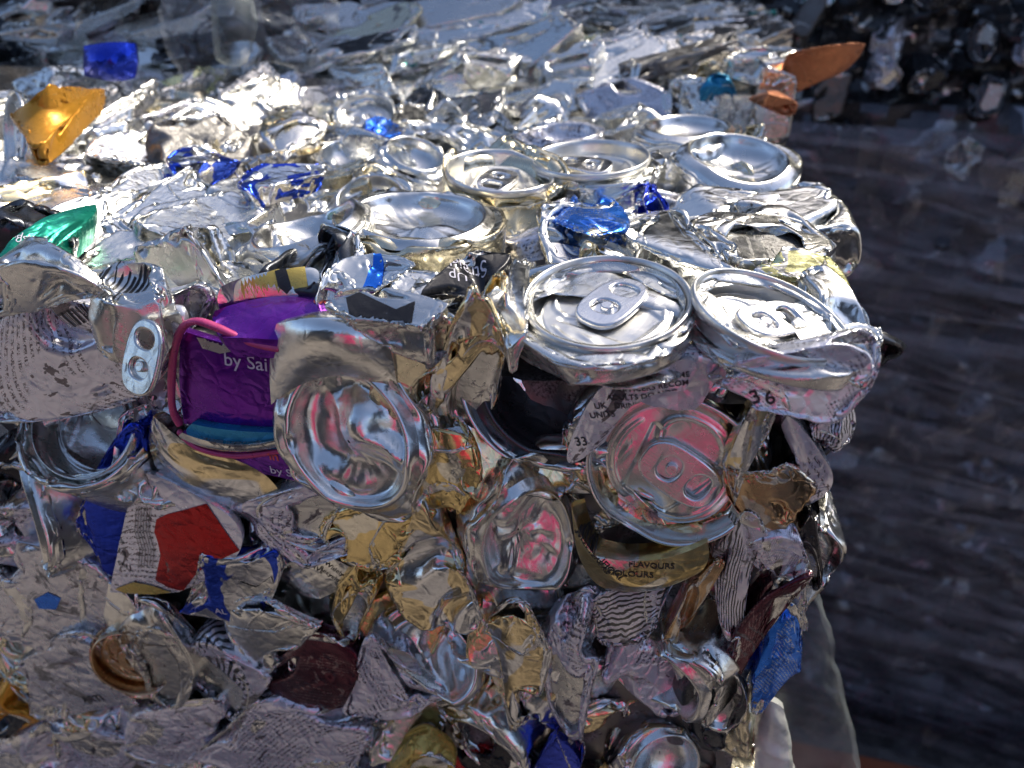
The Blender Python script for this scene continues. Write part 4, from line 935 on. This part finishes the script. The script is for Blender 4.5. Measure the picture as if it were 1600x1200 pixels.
# bale front: a deep layer locked behind, then the outer one
for layer, dz_, da_ in ((1, .050, .050), (0, .034, .038)):
    z_ = -.024-.016*layer; row = 0
    while z_ > -.29:
        a_ = EDGE_A-.024-(.014 if row%2 else 0)-max(0, -z_-.12)*.06
        while a_ > -.31:
            P = EDGE+U*(a_+rf.uniform(-.005,.005))+Z*(z_+rf.uniform(-.005,.005)); px, py = px_of(P)
            if -90 < px and -40 < py < 1290 and not (layer == 0 and near_hero(px, py, .5)) and not (a_ > .035 and layer):
                mt = wpick(FRONTM); ang = rf.choice((1.57,1.57,1.3,1.8,2.2,.9,0))+rf.uniform(-.3,.3); x = U*math.cos(ang)+Z*math.sin(ang)
                nrm = (-W+U*rf.uniform(-.5,.5)+Z*rf.uniform(-.2,.5)).normalized(); k = rf.random(); d = W*(.012*layer+.002+rf.uniform(0,.004))
                if layer == 0 and near_hero(px, py, .95): d = d+W*.006
                g_ = (1.05 if layer else .84); v = (rf.uniform(.85,1.1)*g_, rf.uniform(.75,1.)*g_, 1.1)
                if k < .42: filler('S', rf.randrange(10), P+d, basis(nrm, x), (v[0], v[1]*.9, 1.3), {'body':mt}, 'front')
                elif k < .9: filler('D', rf.randrange(8), P+d, basis(nrm, x), v, {'body':mt}, 'front')
                else: filler('B', rf.randrange(5), P+d, basis(nrm, x), (v[0]*.85, v[1]*.7, 1), {'body':mt}, 'front')
            a_ -= da_
        z_ -= dz_; row += 1
# the bale's right side, seen only as its ragged outline
for i in range(7):
    for b_ in (.03, .085, .14, .2, .26)[:(5 if i < 2 else 2)]:
        P = EDGE+U*(EDGE_A-.018-.006*max(0,i-1)+rf.uniform(-.003,.003))+W*(b_+rf.uniform(-.01,.01))+Z*(-.02-.038*i+rf.uniform(-.006,.006))
        ang = rf.uniform(0, 6.28); x = W*math.cos(ang)+Z*math.sin(ang); nrm = (U+W*rf.uniform(-.2,.2)+Z*rf.uniform(-.15,.2)).normalized()
        filler(rf.choice('SD'), rf.randrange(8), P, basis(nrm, x), (rf.uniform(.45,.6),)*3, {'body': wpick(FRONTM if i > 1 else TOPM)}, 'right')
# compacted inside of the bale, coloured dark for the shade in the gaps
def slab(name, P, ax, ay, n, la, lb, amp, mat, label, kind='stuff', res=90, seed=1, freq=30., cat='compacted metal'):
    xs = np.linspace(0, 1, res); X, Y = np.meshgrid(xs, xs)
    h = crumple(X*la*1000/freq, Y*lb*1000/freq, seed, amp)
    V = np.array(P)[None,None]+X[...,None]*la*np.array(ax)+Y[...,None]*lb*np.array(ay)+h[...,None]/1000*np.array(n)
    me = mesh(name, V.reshape(-1,3), grid_faces(res, res, False), np.stack([X*la*10, Y*lb*10], -1).reshape(-1,2), crease=30)
    return tag(link(name, me, M[mat]), label, cat, kind=kind)
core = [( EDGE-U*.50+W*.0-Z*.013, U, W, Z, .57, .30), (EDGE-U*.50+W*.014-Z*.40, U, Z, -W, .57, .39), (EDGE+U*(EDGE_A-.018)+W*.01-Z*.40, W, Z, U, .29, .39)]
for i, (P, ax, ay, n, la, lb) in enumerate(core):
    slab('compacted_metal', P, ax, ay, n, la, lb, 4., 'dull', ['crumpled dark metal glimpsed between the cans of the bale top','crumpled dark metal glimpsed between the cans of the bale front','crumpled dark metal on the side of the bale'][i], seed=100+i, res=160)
# ------------------------------------------------------------------ the yard behind
# ground
def ground_mat():
    m, nt, b = nodes_of('yard_concrete'); N = nt.nodes.new; L = nt.links.new
    tc = N('ShaderNodeTexCoord'); n = N('ShaderNodeTexNoise'); n.inputs['Scale'].default_value = 2.2; n.inputs['Detail'].default_value = 9; n.inputs['Distortion'].default_value = 1.2; L(tc.outputs['Object'], n.inputs['Vector'])
    r = N('ShaderNodeValToRGB'); r.color_ramp.elements[0].position = .40; r.color_ramp.elements[1].position = .62; r.color_ramp.elements[0].color = (.05,.042,.038,1); r.color_ramp.elements[1].color = (.34,.30,.275,1); L(n.outputs['Fac'], r.inputs[0])
    L(r.outputs[0], b.inputs['Base Color']); b.inputs['Roughness'].default_value = .85
    q = N('ShaderNodeBump'); q.inputs['Strength'].default_value = .4; q.inputs['Distance'].default_value = .01; L(n.outputs['Fac'], q.inputs['Height']); L(q.outputs[0], b.inputs['Normal'])
    return m
gm = ground_mat()
me = mesh('ground', [(-60,-60,0),(60,-60,0),(60,60,0),(-60,60,0)], [(0,1,2,3)], smooth=False); g = link('ground', me, gm); tag(g, 'brown dusty concrete of the yard', 'ground', kind='structure')
# lower tiers of the front bale
low = []
def box_bale(name, P0, la, lb, h, mat, label, amp=12., seed=1, cat='bale', res=70, freq=60.):
    """a bale of crushed metal: four lumpy sides and a top in one mesh, P0 the lower front right corner"""
    V = []; Fs = []; uv = []
    sides = [(P0-U*la, U, Z, -W, la, h), (P0, W, Z, U, lb, h), (P0-U*la+W*lb, -W, Z, -U, lb, h), (P0-U*la+Z*h, U, W, Z, la, lb)]
    for i, (P, ax, ay, n, a, b) in enumerate(sides):
        xs = np.linspace(0, 1, res); X, Y = np.meshgrid(xs, xs); hh = crumple(X*a*1000/freq, Y*b*1000/freq, seed+i, amp)*np.clip(6*np.minimum(np.minimum(X,1-X),np.minimum(Y,1-Y))+.1,0,1)
        G = np.array(P)[None,None]+X[...,None]*a*np.array(ax)+Y[...,None]*b*np.array(ay)+hh[...,None]/1000*np.array(n)
        c = sum(len(v) for v in V)
        V.append(G.reshape(-1,3)); Fs.append(grid_faces(res, res, False)+c); uv.append(np.stack([X*a*10, Y*b*10], -1).reshape(-1,2))
    me = mesh(name, np.concatenate(V), np.concatenate(Fs), np.concatenate(uv), crease=30)
    return tag(link(name, me, M[mat]), label, cat)
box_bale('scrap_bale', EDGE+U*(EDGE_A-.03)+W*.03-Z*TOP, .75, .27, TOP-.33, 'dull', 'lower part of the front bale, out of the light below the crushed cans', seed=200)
# second bale behind, top a little higher
B2 = .335; H2 = .018; A2 = .098
box_bale('scrap_bale', EDGE+U*(A2-.012)+W*(B2+.012)-Z*TOP, .72, .62, TOP+H2-.012, 'silver_worn', 'bale of crushed metal directly behind the front bale, its top slightly higher', amp=9, seed=210, res=160, freq=34.)
REARM = [('silver',34),('silver_soft',20),('silver_worn',22),('teal_silver',4),('yellow_tint',5),('warm',6),('dull',3),('white',3),('gold_silver',2)]
for r_ in range(13):
    b_ = B2+.03+r_*.040
    for c_ in range(15):
        a_ = A2-.03-c_*.046-(.023 if r_%2 else 0)+rf.uniform(-.01,.01)
        P = EDGE+U*a_+W*(b_+rf.uniform(-.012,.012))+Z*(H2+rf.uniform(.0,.012)); px, py = px_of(P)
        if not (430+40*rf.random() < px < 1420 and -30 < py < 200): continue
        st_ = (U+W*.35); ang = rf.uniform(-.3,.3); x = U*math.cos(ang+.3)+W*math.sin(ang+.3)
        nrm = (Z+W*rf.uniform(-.6,.0)+U*rf.uniform(-.25,.25)).normalized()
        filler(rf.choice('SSSD'), rf.randrange(8), P, basis(nrm, x), (rf.uniform(.7,1.0), rf.uniform(.34,.5), .7), {'body': wpick(REARM)}, 'rear')
for c_ in range(13):      # its front face
    a_ = A2-.02-c_*.047
    for z_ in (-.002, -.040):
        P = EDGE+U*a_+W*(B2+.004)+Z*(H2-.02+z_+rf.uniform(-.006,.006)); px, py = px_of(P)
        if px < 470: continue
        edge = px > 1000; ang = rf.uniform(-.25,.25)+(1.5 if edge else .25); x = U*math.cos(ang)+Z*math.sin(ang); nrm = (-W+U*rf.uniform(-.4,.4)+Z*rf.uniform(-.1,.5)).normalized()
        filler(rf.choice('SSD'), rf.randrange(8), P, basis(nrm, x), (rf.uniform(.5,.7) if edge else rf.uniform(.7,1.0), rf.uniform(.34,.5), .8), {'body': wpick(REARM if z_ > -.02 else [('silver_worn',4),('dark_line',3),('white',2),('gold',1),('dull',3)])}, 'rear')
for r_ in range(5):      # its bulging rear left shoulder, sheets slipping over each other
    for c_ in range(9):
        P = EDGE+U*(-.235+c_*.036+rf.uniform(-.012,.012))+W*(B2+.05+.02*r_)+Z*(H2+.006+r_*.017+rf.uniform(-.005,.005)); px, py = px_of(P)
        if not (455 < px < 850-r_*25 and -40 < py < 160): continue
        ang = rf.uniform(.1,.5); x = U*math.cos(ang)+Z*math.sin(ang)*.6+W*.2; nrm = (-W+Z*rf.uniform(.5,1.2)+U*rf.uniform(-.3,.3)).normalized()
        filler('S', rf.randrange(10), P, basis(nrm, x), (rf.uniform(.8,1.15), rf.uniform(.36,.5), .9), {'body': wpick([('silver_worn',9),('silver',6),('silver_soft',5),('warm',2),('teal_silver',1)])}, 'rear')
dr = .53
q = piece(dr, [(1215,95,12),(1260,78,18),(1338,66,10),(1342,84,8),(1318,118,6),(1272,132,4),(1235,146,4),(1222,120,8)], 'copper', 'ragged copper coloured sheet sticking out at the right corner of the bale behind', phrase='the copper sheet', var=('S',4), ends='copper', grow=1.1, deep=.5, bulge=3, cr=4, seed=301, cat='scrap sheet', name='metal_sheet', part='sheet')
q = piece(dr, [(1188,152,44),(1205,148,46),(1228,150,44),(1240,160,43),(1240,176,43),(1222,178,43),(1200,176,43),(1186,168,43)], 'copper', 'small rust-red scrap below the copper sheet', phrase='the rust-red scrap', var=('D',4), ends='copper', bulge=3, cr=2, seed=302, cat='scrap sheet', name='metal_sheet', part='sheet')
q = piece(dr, [(1100,125,4),(1130,120,6),(1150,125,4),(1152,150,3),(1150,190,3),(1125,195,3),(1102,190,3),(1098,155,3)], 'cyan', 'teal blue can standing in the face of the bale behind', phrase='the teal blue can', bulge=6, cr=2, seed=303)
# left rear bale: layered flattened cans, higher than the front one
BL = .325
slab('compacted_metal', EDGE-U*.95+W*(BL+.06)-Z*.10, U, Z, -W, .66, .34, 6, 'dull', 'dark layered metal between the flattened cans of the rear left bale', seed=320, res=120)  # backing coloured dark for the shade between these layers
LEFTM = [('silver',26),('silver_worn',26),('silver_soft',12),('dark_line',12),('white',6),('warm',6),('dull',10)]
st2 = (U+Z*.16+W*.1).normalized()
for r_ in range(10):
    for c_ in range(6):
        P = EDGE+U*(-.30-c_*.055+rf.uniform(-.02,.02))+W*(BL+.045+rf.uniform(-.01,.01))+Z*(-.004+r_*.0145+rf.uniform(-.004,.004)); px, py = px_of(P)
        if not (-120 < px < 330 and -60 < py < 175): continue
        nrm = (-W*.8+Z*rf.uniform(.2,.9)+U*rf.uniform(-.2,.2)).normalized()
        filler('S', rf.randrange(10), P, basis(nrm, st2), (rf.uniform(.6,.95), rf.uniform(.28,.40), .7), {'body': wpick(LEFTM)}, 'left')
q = piece(.46, [(132,72,6),(170,66,9),(210,68,6),(214,95,7),(212,122,5),(175,127,7),(132,118,5),(130,95,6)], 'blue', 'vivid blue can end standing in the layered bale at the upper left', phrase='the vivid blue can', flat=True, bulge=14, cr=1.6, seed=330)
hero(172, 97, 40, 'the vivid blue can')
# plastic film hanging over the left rear bale
def film_mat(name, col=(.75,.78,.78), alpha=.35, rough=.12, bs=60, stretch=(1,1,1), turn=0):
    m, nt, b = nodes_of(name); N = nt.nodes.new; L = nt.links.new
    tc = N('ShaderNodeTexCoord'); mp = N('ShaderNodeMapping'); mp.inputs['Scale'].default_value = stretch; mp.vector_type = 'TEXTURE' if turn else 'POINT'; mp.inputs['Rotation'].default_value = (0, R(turn), 0); L(tc.outputs['Object'], mp.inputs['Vector'])
    n = N('ShaderNodeTexNoise'); n.inputs['Scale'].default_value = bs; n.inputs['Detail'].default_value = 5; n.inputs['Distortion'].default_value = .6; L(mp.outputs[0], n.inputs['Vector'])
    q = N('ShaderNodeBump'); q.inputs['Strength'].default_value = .7; q.inputs['Distance'].default_value = .004; L(n.outputs['Fac'], q.inputs['Height']); L(q.outputs[0], b.inputs['Normal'])
    b.inputs['Base Color'].default_value = (*col,1); b.inputs['Roughness'].default_value = rough
    a = N('ShaderNodeMapRange'); a.inputs[1].default_value = .35; a.inputs[2].default_value = .75; a.inputs[3].default_value = alpha*.35; a.inputs[4].default_value = alpha*1.7; L(n.outputs['Fac'], a.inputs[0]); L(a.outputs[0], b.inputs['Alpha'])
    return m
M['film'] = film_mat('clear_film', (.6,.62,.62), .22, .1, 45); M['film_grey'] = film_mat('smoky_film', (.34,.38,.36), .42, .2, 25, (1,1,.2))
M['film_black'] = film_mat('dark_stretch_film', (.34,.33,.38), .34, .15, 14, (1.6,1,.16), turn=14); M['film_strand'] = film_mat('thin_film_edge', (.4,.4,.46), .30, .3, 25, (1,1,.25)); M['bag'] = film_mat('milky_film', (.85,.85,.78), .85, .3, 20)
slab('compacted_metal', EDGE-U*.36+W*(BL+.09)-Z*.06, U, Z, -W, .22, .30, 9, 'dark', 'dark gap between the two rear bales', seed=340, res=60, freq=50)  # black sheet put up where the gap lies in shade
q = piece(.50, [(262,-30,10),(360,-40,16),(520,-30,8),(525,60,14),(470,120,8),(400,100,20),(300,150,8),(255,60,12)], 'film', 'clear crinkled plastic film draped over the rear bales at the top', phrase='the clear film', cat='plastic film', name='plastic_film', part='film', bulge=14, cr=9, seed=341, skirt=2)
q = piece(.52, [(330,0,42),(365,-5,50),(395,0,42),(398,50,46),(385,98,36),(360,104,42),(338,92,36),(330,50,44)], 'film_grey', 'rounded clear bottle end caught in the film at the top', phrase='the bottle end', cat='bottle', name='plastic_bottle', part='bottle_wall', bulge=12, cr=3, seed=342, skirt=6)
# wrapped bale at the right, in shade
BR = Vector((.45, .92, 0))
UR = Vector((math.cos(R(-14)), math.sin(R(-14)), 0)); WR = Vector((-UR.y, UR.x, 0))
M['scrap_dark'] = sheet('dark_mixed_scrap', (.03,.033,.045), metal=.4, rough=.35, second=(.20,.20,.21), thr=.56, pscale=1.6, scuff=.5, grime=(.03,.03,.03), bscale=.25)
def lumpy(P, ax, ay, n, la, lb, amp, freq, seed, mat, name, res=130, uvk=10):
    xs = np.linspace(0,1,res); X, Y = np.meshgrid(xs, xs); h = crumple(X*la*1000/freq, Y*lb*1000/freq, seed, amp)
    V = np.array(P)[None,None]+X[...,None]*la*np.array(ax)+Y[...,None]*lb*np.array(ay)+h[...,None]/1000*np.array(n)
    return mesh(name, V.reshape(-1,3), grid_faces(res,res,False), np.stack([X*la*uvk, Y*lb*uvk],-1).reshape(-1,2), crease=30)
M['scrap_mid'] = sheet('mixed_scrap_under_film', (.05,.05,.06), metal=.5, rough=.3, second=(.26,.25,.27), thr=.57, pscale=2.2, scuff=.3, bscale=.25, second_metal=.9)
M['scrap_fleck'] = sheet('flecked_mixed_scrap', (.03,.032,.035), metal=.5, rough=.3, second=(.5,.5,.48), thr=.6, pscale=7., scuff=.4, bscale=.4, second_metal=.9)
wr = empty('wrapped_bale', 'dark scrap bale wrapped in stretched black film, standing behind at the right', 'bale', BR)
nr = -WR
for nm, P, ax, ay, n, la, lb, mat, amp in (('packed_scrap', BR-UR*.55+WR*.0, UR, Z, nr, 1.9, 1.12, 'scrap_mid', 30), ('stretch_film', BR-UR*.56-WR*.03, UR, Z, nr, 1.92, 1.10, 'film_black', 22)):
    me = lumpy(P-BR, ax, ay, n, la, lb, amp, 70 if mat=='scrap_mid' else 110, 400, mat, nm); link(nm, me, M[mat], wr)
hero(1440, 700, 200, 'the wrapped bale')
for k in range(26):       # stretched film strands, pulled tight round the bale
    z0 = 1.10-k*.042+rf.uniform(-.015,.015); sl = -.10-.24*rf.random(); n = 24; V = []; hw = rf.choice((.002,.004,.009))
    for i in range(n):
        t = i/(n-1); P = -UR*.54+UR*t*1.8+Z*(z0+sl*t*.8+.02*math.sin(t*5+k))-WR*(.048+.003*k%3*.003)
        V += [P+Z*hw-WR*.0, P-Z*hw]
    me = mesh('film_strand', [list(v) for v in V], [(2*i,2*i+1,2*i+3,2*i+2) for i in range(n-1)])
    link('film_strand', me, M['film_strand'], wr)
# unwrapped loose bale on top of it, flecked
up = empty('loose_scrap_bale', 'dark speckled bale of mixed scrap on top of the wrapped bale, upper right', 'bale', BR+Z*1.08)
me = lumpy(-UR*.6+WR*.02, UR, Z, nr, 1.9, .8, 34, 50, 420, 'scrap_fleck', 'packed_scrap', res=200); link('packed_scrap', me, M['scrap_fleck'], up)
hero(1450, 130, 120, 'the loose scrap bale')
FARM = [('dull',16),('silver_worn',9),('silver',3),('teal_silver',3),('dark_line',10),('bronze',4),('dark',8),('white',2),('blue',1),('gold',1.5)]
for r_ in range(9):
    for c_ in range(12):
        P = BR+UR*(-.16+c_*.062+rf.uniform(-.03,.03))+Z*(.96+r_*.058+rf.uniform(-.02,.02))-WR*rf.uniform(.0,.016); px, py = px_of(P)
        if not (1250 < px < 1660 and -30 < py < 330-(1600-px)*.3): continue
        ang = rf.uniform(1.0,2.1); x = UR*math.cos(ang)+Z*math.sin(ang); n = (nr+UR*rf.uniform(-.6,.6)+Z*rf.uniform(-.4,.35)).normalized()
        filler(rf.choice('SD'), rf.randrange(8), P, basis(n, x), (rf.uniform(.5,.9), rf.uniform(.4,.65), 1.1), {'body': wpick(FARM)}, 'far')
# translucent sheet hanging at the bale's corner
q = piece('front', [(1225,900,-14),(1262,905,-12),(1285,940,-14),(1320,1080,-16),(1352,1230,-18),(1280,1235,-12),(1195,1235,-16),(1205,1060,-16)], 'film_grey', 'translucent grey plastic sheet hanging from the bale\'s lower right corner', phrase='the hanging sheet', cat='plastic sheet', name='plastic_sheet', part='film', bulge=6, cr=3.5, seed=350, skirt=2, cs=.4)
q = piece('front', [(1185,1100,-12),(1205,1095,-10),(1228,1110,-12),(1235,1160,-14),(1250,1230,-16),(1220,1235,-14),(1185,1235,-16),(1180,1160,-14)], 'bag', 'bright white plastic strip behind the bottom right of the bale', phrase='the white strip', cat='plastic strip', name='plastic_strip', part='film', bulge=4, cr=4., seed=351, skirt=2, cs=.5)  # sunlit white of the hanging sheet, put in as a white strip
# unseen dark stacks added out of frame to darken what the shaded cans mirror
for k, (x_, y_, w_, h_) in enumerate([(-.85,-1.9,2.4,1.9), (3.2,-1.7,2.4,2.1), (-1.6,1.0,.8,1.75)]):
    box_bale('scrap_bale', Vector((x_, y_, 0)), w_, .8, h_, 'scrap_dark', ['dark stack of scrap bales behind the camera on the left','dark stack of scrap bales behind the camera on the right','dark stack of scrap bales beyond the left border'][k], amp=25, seed=500+k*5, res=40, freq=120.)
# timber at the foot of the right-hand bale
bm = bmesh.new(); bmesh.ops.create_cube(bm, size=1, matrix=Matrix.Translation((0,0,.05)) @ Matrix.Diagonal((1.6,.12,.1,1))); bmesh.ops.bevel(bm, geom=bm.edges[:], offset=.006, segments=2, affect='EDGES')
me = bpy.data.meshes.new('timber_beam'); bm.to_mesh(me); bm.free()
M['wood'] = plain('wet_timber', (.30,.09,.04), .6, bump=.3, bscale=30)
t = link('timber_beam', me, M['wood']); t.location = CAM+ray(1500,1330)*((.08-CAM.z)/ray(1500,1330).z)+UR*.15; t.rotation_euler = (0,0,math.atan2(UR.y,UR.x)); tag(t, 'reddish timber beam on the ground in front of the wrapped bale', 'beam')
# the photographer, behind the camera: what the shaded front face mirrors
me = bpy.data.meshes.new('person')
pv = [(0,0,.95),(0,0,1.15),(0,.01,1.35),(0,.0,1.50),(0,.02,1.60),(0,.04,1.72),
      (-.19,0,1.44),(-.25,.10,1.20),(-.14,.26,1.27),(-.06,.36,1.44),(.19,0,1.44),(.25,.10,1.20),(.14,.26,1.27),(.06,.36,1.44),
      (-.10,0,.90),(-.11,.02,.50),(-.12,0,.08),(-.13,.12,.04),(.10,0,.90),(.11,.02,.50),(.12,0,.08),(.13,.12,.04)]
pe = [(0,1),(1,2),(2,3),(3,4),(4,5),(3,6),(6,7),(7,8),(8,9),(3,10),(10,11),(11,12),(12,13),(0,14),(14,15),(15,16),(16,17),(0,18),(18,19),(19,20),(20,21)]
pr = [.17,.16,.19,.13,.06,.10,.085,.06,.045,.035,.085,.06,.045,.035,.10,.075,.05,.045,.10,.075,.05,.045]
me.from_pydata([(x, y, z) for x, y, z in pv], pe, [])
po = bpy.data.objects.new('person', me); C.objects.link(po)
md = po.modifiers.new('skin', 'SKIN')
for i, r_ in enumerate(pr): me.skin_vertices[0].data[i].radius = (r_, r_*.8)
me.skin_vertices[0].data[0].use_root = True
po.modifiers.new('sub', 'SUBSURF').levels = 2; po.modifiers['sub'].render_levels = 2
def cloth_mat():
    m, nt, b = nodes_of('jacket_and_trousers'); N = nt.nodes.new; L = nt.links.new
    tc = N('ShaderNodeTexCoord'); s = N('ShaderNodeSeparateXYZ'); L(tc.outputs['Object'], s.inputs[0])
    r = N('ShaderNodeValToRGB'); r.color_ramp.interpolation = 'CONSTANT'; e = r.color_ramp.elements
    e[0].position = 0; e[0].color = (.03,.03,.04,1); e[1].position = .43; e[1].color = (.95,.07,.24,1); x = e.new(.72); x.color = (.12,.12,.14,1)
    mr = N('ShaderNodeMapRange'); mr.inputs[1].default_value = 0; mr.inputs[2].default_value = 1.85; L(s.outputs['Z'], mr.inputs[0]); L(mr.outputs[0], r.inputs[0]); L(r.outputs[0], b.inputs['Base Color']); b.inputs['Roughness'].default_value = .7
    return m
me.materials.append(cloth_mat()); po.location = (-.12, -.78, 0)
tag(po, 'person in a bright pink jacket and dark trousers holding up a phone', 'person')
# packed cans that nothing of is seen from here or from a step aside are left out
bpy.context.view_layer.update(); dg_ = bpy.context.evaluated_depsgraph_get(); seen = {}
for dx, dy, dz, st_ in ((0,0,0,9), (-.12,0,.02,16), (.12,0,.02,16), (0,0,.08,16)):
    for py in range(3, 1200, st_):
        for px in range(3, 1600, st_):
            ok, loc, n_, i_, ob_, m_ = scene.ray_cast(dg_, CAM+Vector((dx,dy,dz)), ray(px, py), distance=30)
            if ok:
                if ob_.name.startswith(('stretch_film','film')):
                    ok, loc, n_, i_, o2, m_ = scene.ray_cast(dg_, loc+ray(px,py)*.002, ray(px, py), distance=30)
                    if ok:
                        while o2.parent: o2 = o2.parent
                        seen[o2.name] = seen.get(o2.name, 0)+(10 if st_ == 9 else 1)
                while ob_.parent: ob_ = ob_.parent
                seen[ob_.name] = seen.get(ob_.name, 0)+(10 if st_ == 9 else 1)
keep = []; gone = []
for f_ in FILL:
    if f_[0].name in seen: keep.append(f_)
    else:
        gone.extend(list(f_[0].children_recursive)+[f_[0]])
# past 300 cans in view the smallest ones are one pressed mass
keep.sort(key=lambda f_: -seen[f_[0].name]); n_hero = sum(1 for o_ in scene.objects if o_.parent is None and o_.get('category') == 'can' and not str(o_.get('group','')).startswith(('cans','flattened')))
rest = keep[max(0, 296-n_hero):]; keep = keep[:max(0, 296-n_hero)]
VV = []; FF = []; UU = []; MI = []; mats_ = []; c0 = 0
for f_ in rest:
    for ob_ in f_[0].children:
        me_ = ob_.data; n_ = len(me_.vertices); v_ = np.zeros(n_*3); me_.vertices.foreach_get('co', v_); mw = np.array(ob_.matrix_world)
        if len(me_.polygons) != len(me_.loops)//4: continue
        VV.append(v_.reshape(-1,3)@mw[:3,:3].T+mw[:3,3]); li = np.zeros(len(me_.loops), dtype=np.int32); me_.loops.foreach_get('vertex_index', li); FF.append(li.reshape(-1,4)+c0); c0 += n_
        u_ = np.zeros(len(me_.loops)*2, dtype=np.float32); me_.uv_layers[0].data.foreach_get('uv', u_); UU.append(u_.reshape(-1,2)+.37*len(VV)); mt_ = ob_.material_slots[0].material
        if mt_ not in mats_: mats_.append(mt_)
        MI += [mats_.index(mt_)]*(len(li)//4)
    gone.extend(list(f_[0].children_recursive)+[f_[0]])
if VV:
    me = mesh('crushed_cans', np.concatenate(VV), np.concatenate(FF), (None, np.concatenate(UU)))
    for mt_ in mats_: me.materials.append(mt_)
    me.polygons.foreach_set('material_index', MI)
    tag(link('crushed_cans', me, None), 'small far pieces of flattened silver cans packed into the bales', 'crushed cans', kind='stuff')
FILL = keep; bpy.data.batch_remove(gone)
# ------------------------------------------------------------------ words for the packed cans: look, then the nearest landmark
DIRW = ['right of', 'up and right of', 'above', 'up and left of', 'left of', 'down and left of', 'below', 'down and right of']
DIRT = ['right of', 'behind and right of', 'behind', 'behind and left of', 'left of', 'in front and left of', 'in front of', 'in front and right of']
SHAPE = {'S': 'flattened', 'D': 'folded', 'B': 'upturned', 'L': 'lid-up'}
used = {}
for (root, zone, mt, kind, px, py) in FILL:
    cand = sorted((((px-h[0])**2+(py-h[1])**2)**.5, i) for i, h in enumerate(HEROES))
    done = None
    for rank, adj in ((0,''),(1,''),(2,''),(0,'small '),(3,''),(4,''),(5,'')):
        d, i = cand[rank]; h = HEROES[i]; a = math.degrees(math.atan2(-(py-h[1]), px-h[0])) % 360
        D = (DIRT if zone in ('top','rear') else DIRW)[int((a+22.5)//45) % 8]
        if adj: continue
        s = f"{SHAPE[kind]} {LOOK[mt]} can {D} {h[3]}"
        if d > 150: s = f"{SHAPE[kind]} {LOOK[mt]} can well {D} {h[3]}"
        if s not in used: done = s; break
    if done is None:
        d, i = cand[0]; h = HEROES[i]; d2, j = cand[1]
        for extra in ('nearer', 'higher', 'farther', 'smaller', 'outermost'):
            s = f"{extra} {SHAPE[kind]} {LOOK[mt]} can near {h[3]}"
            if s not in used: done = s; break
    used[done] = 1; root['label'] = done
for o_ in scene.objects:
    if o_.parent is None and o_.get('category') in ('can',) and not o_.get('group'): o_['group'] = 'crushed cans pressed into the bales'
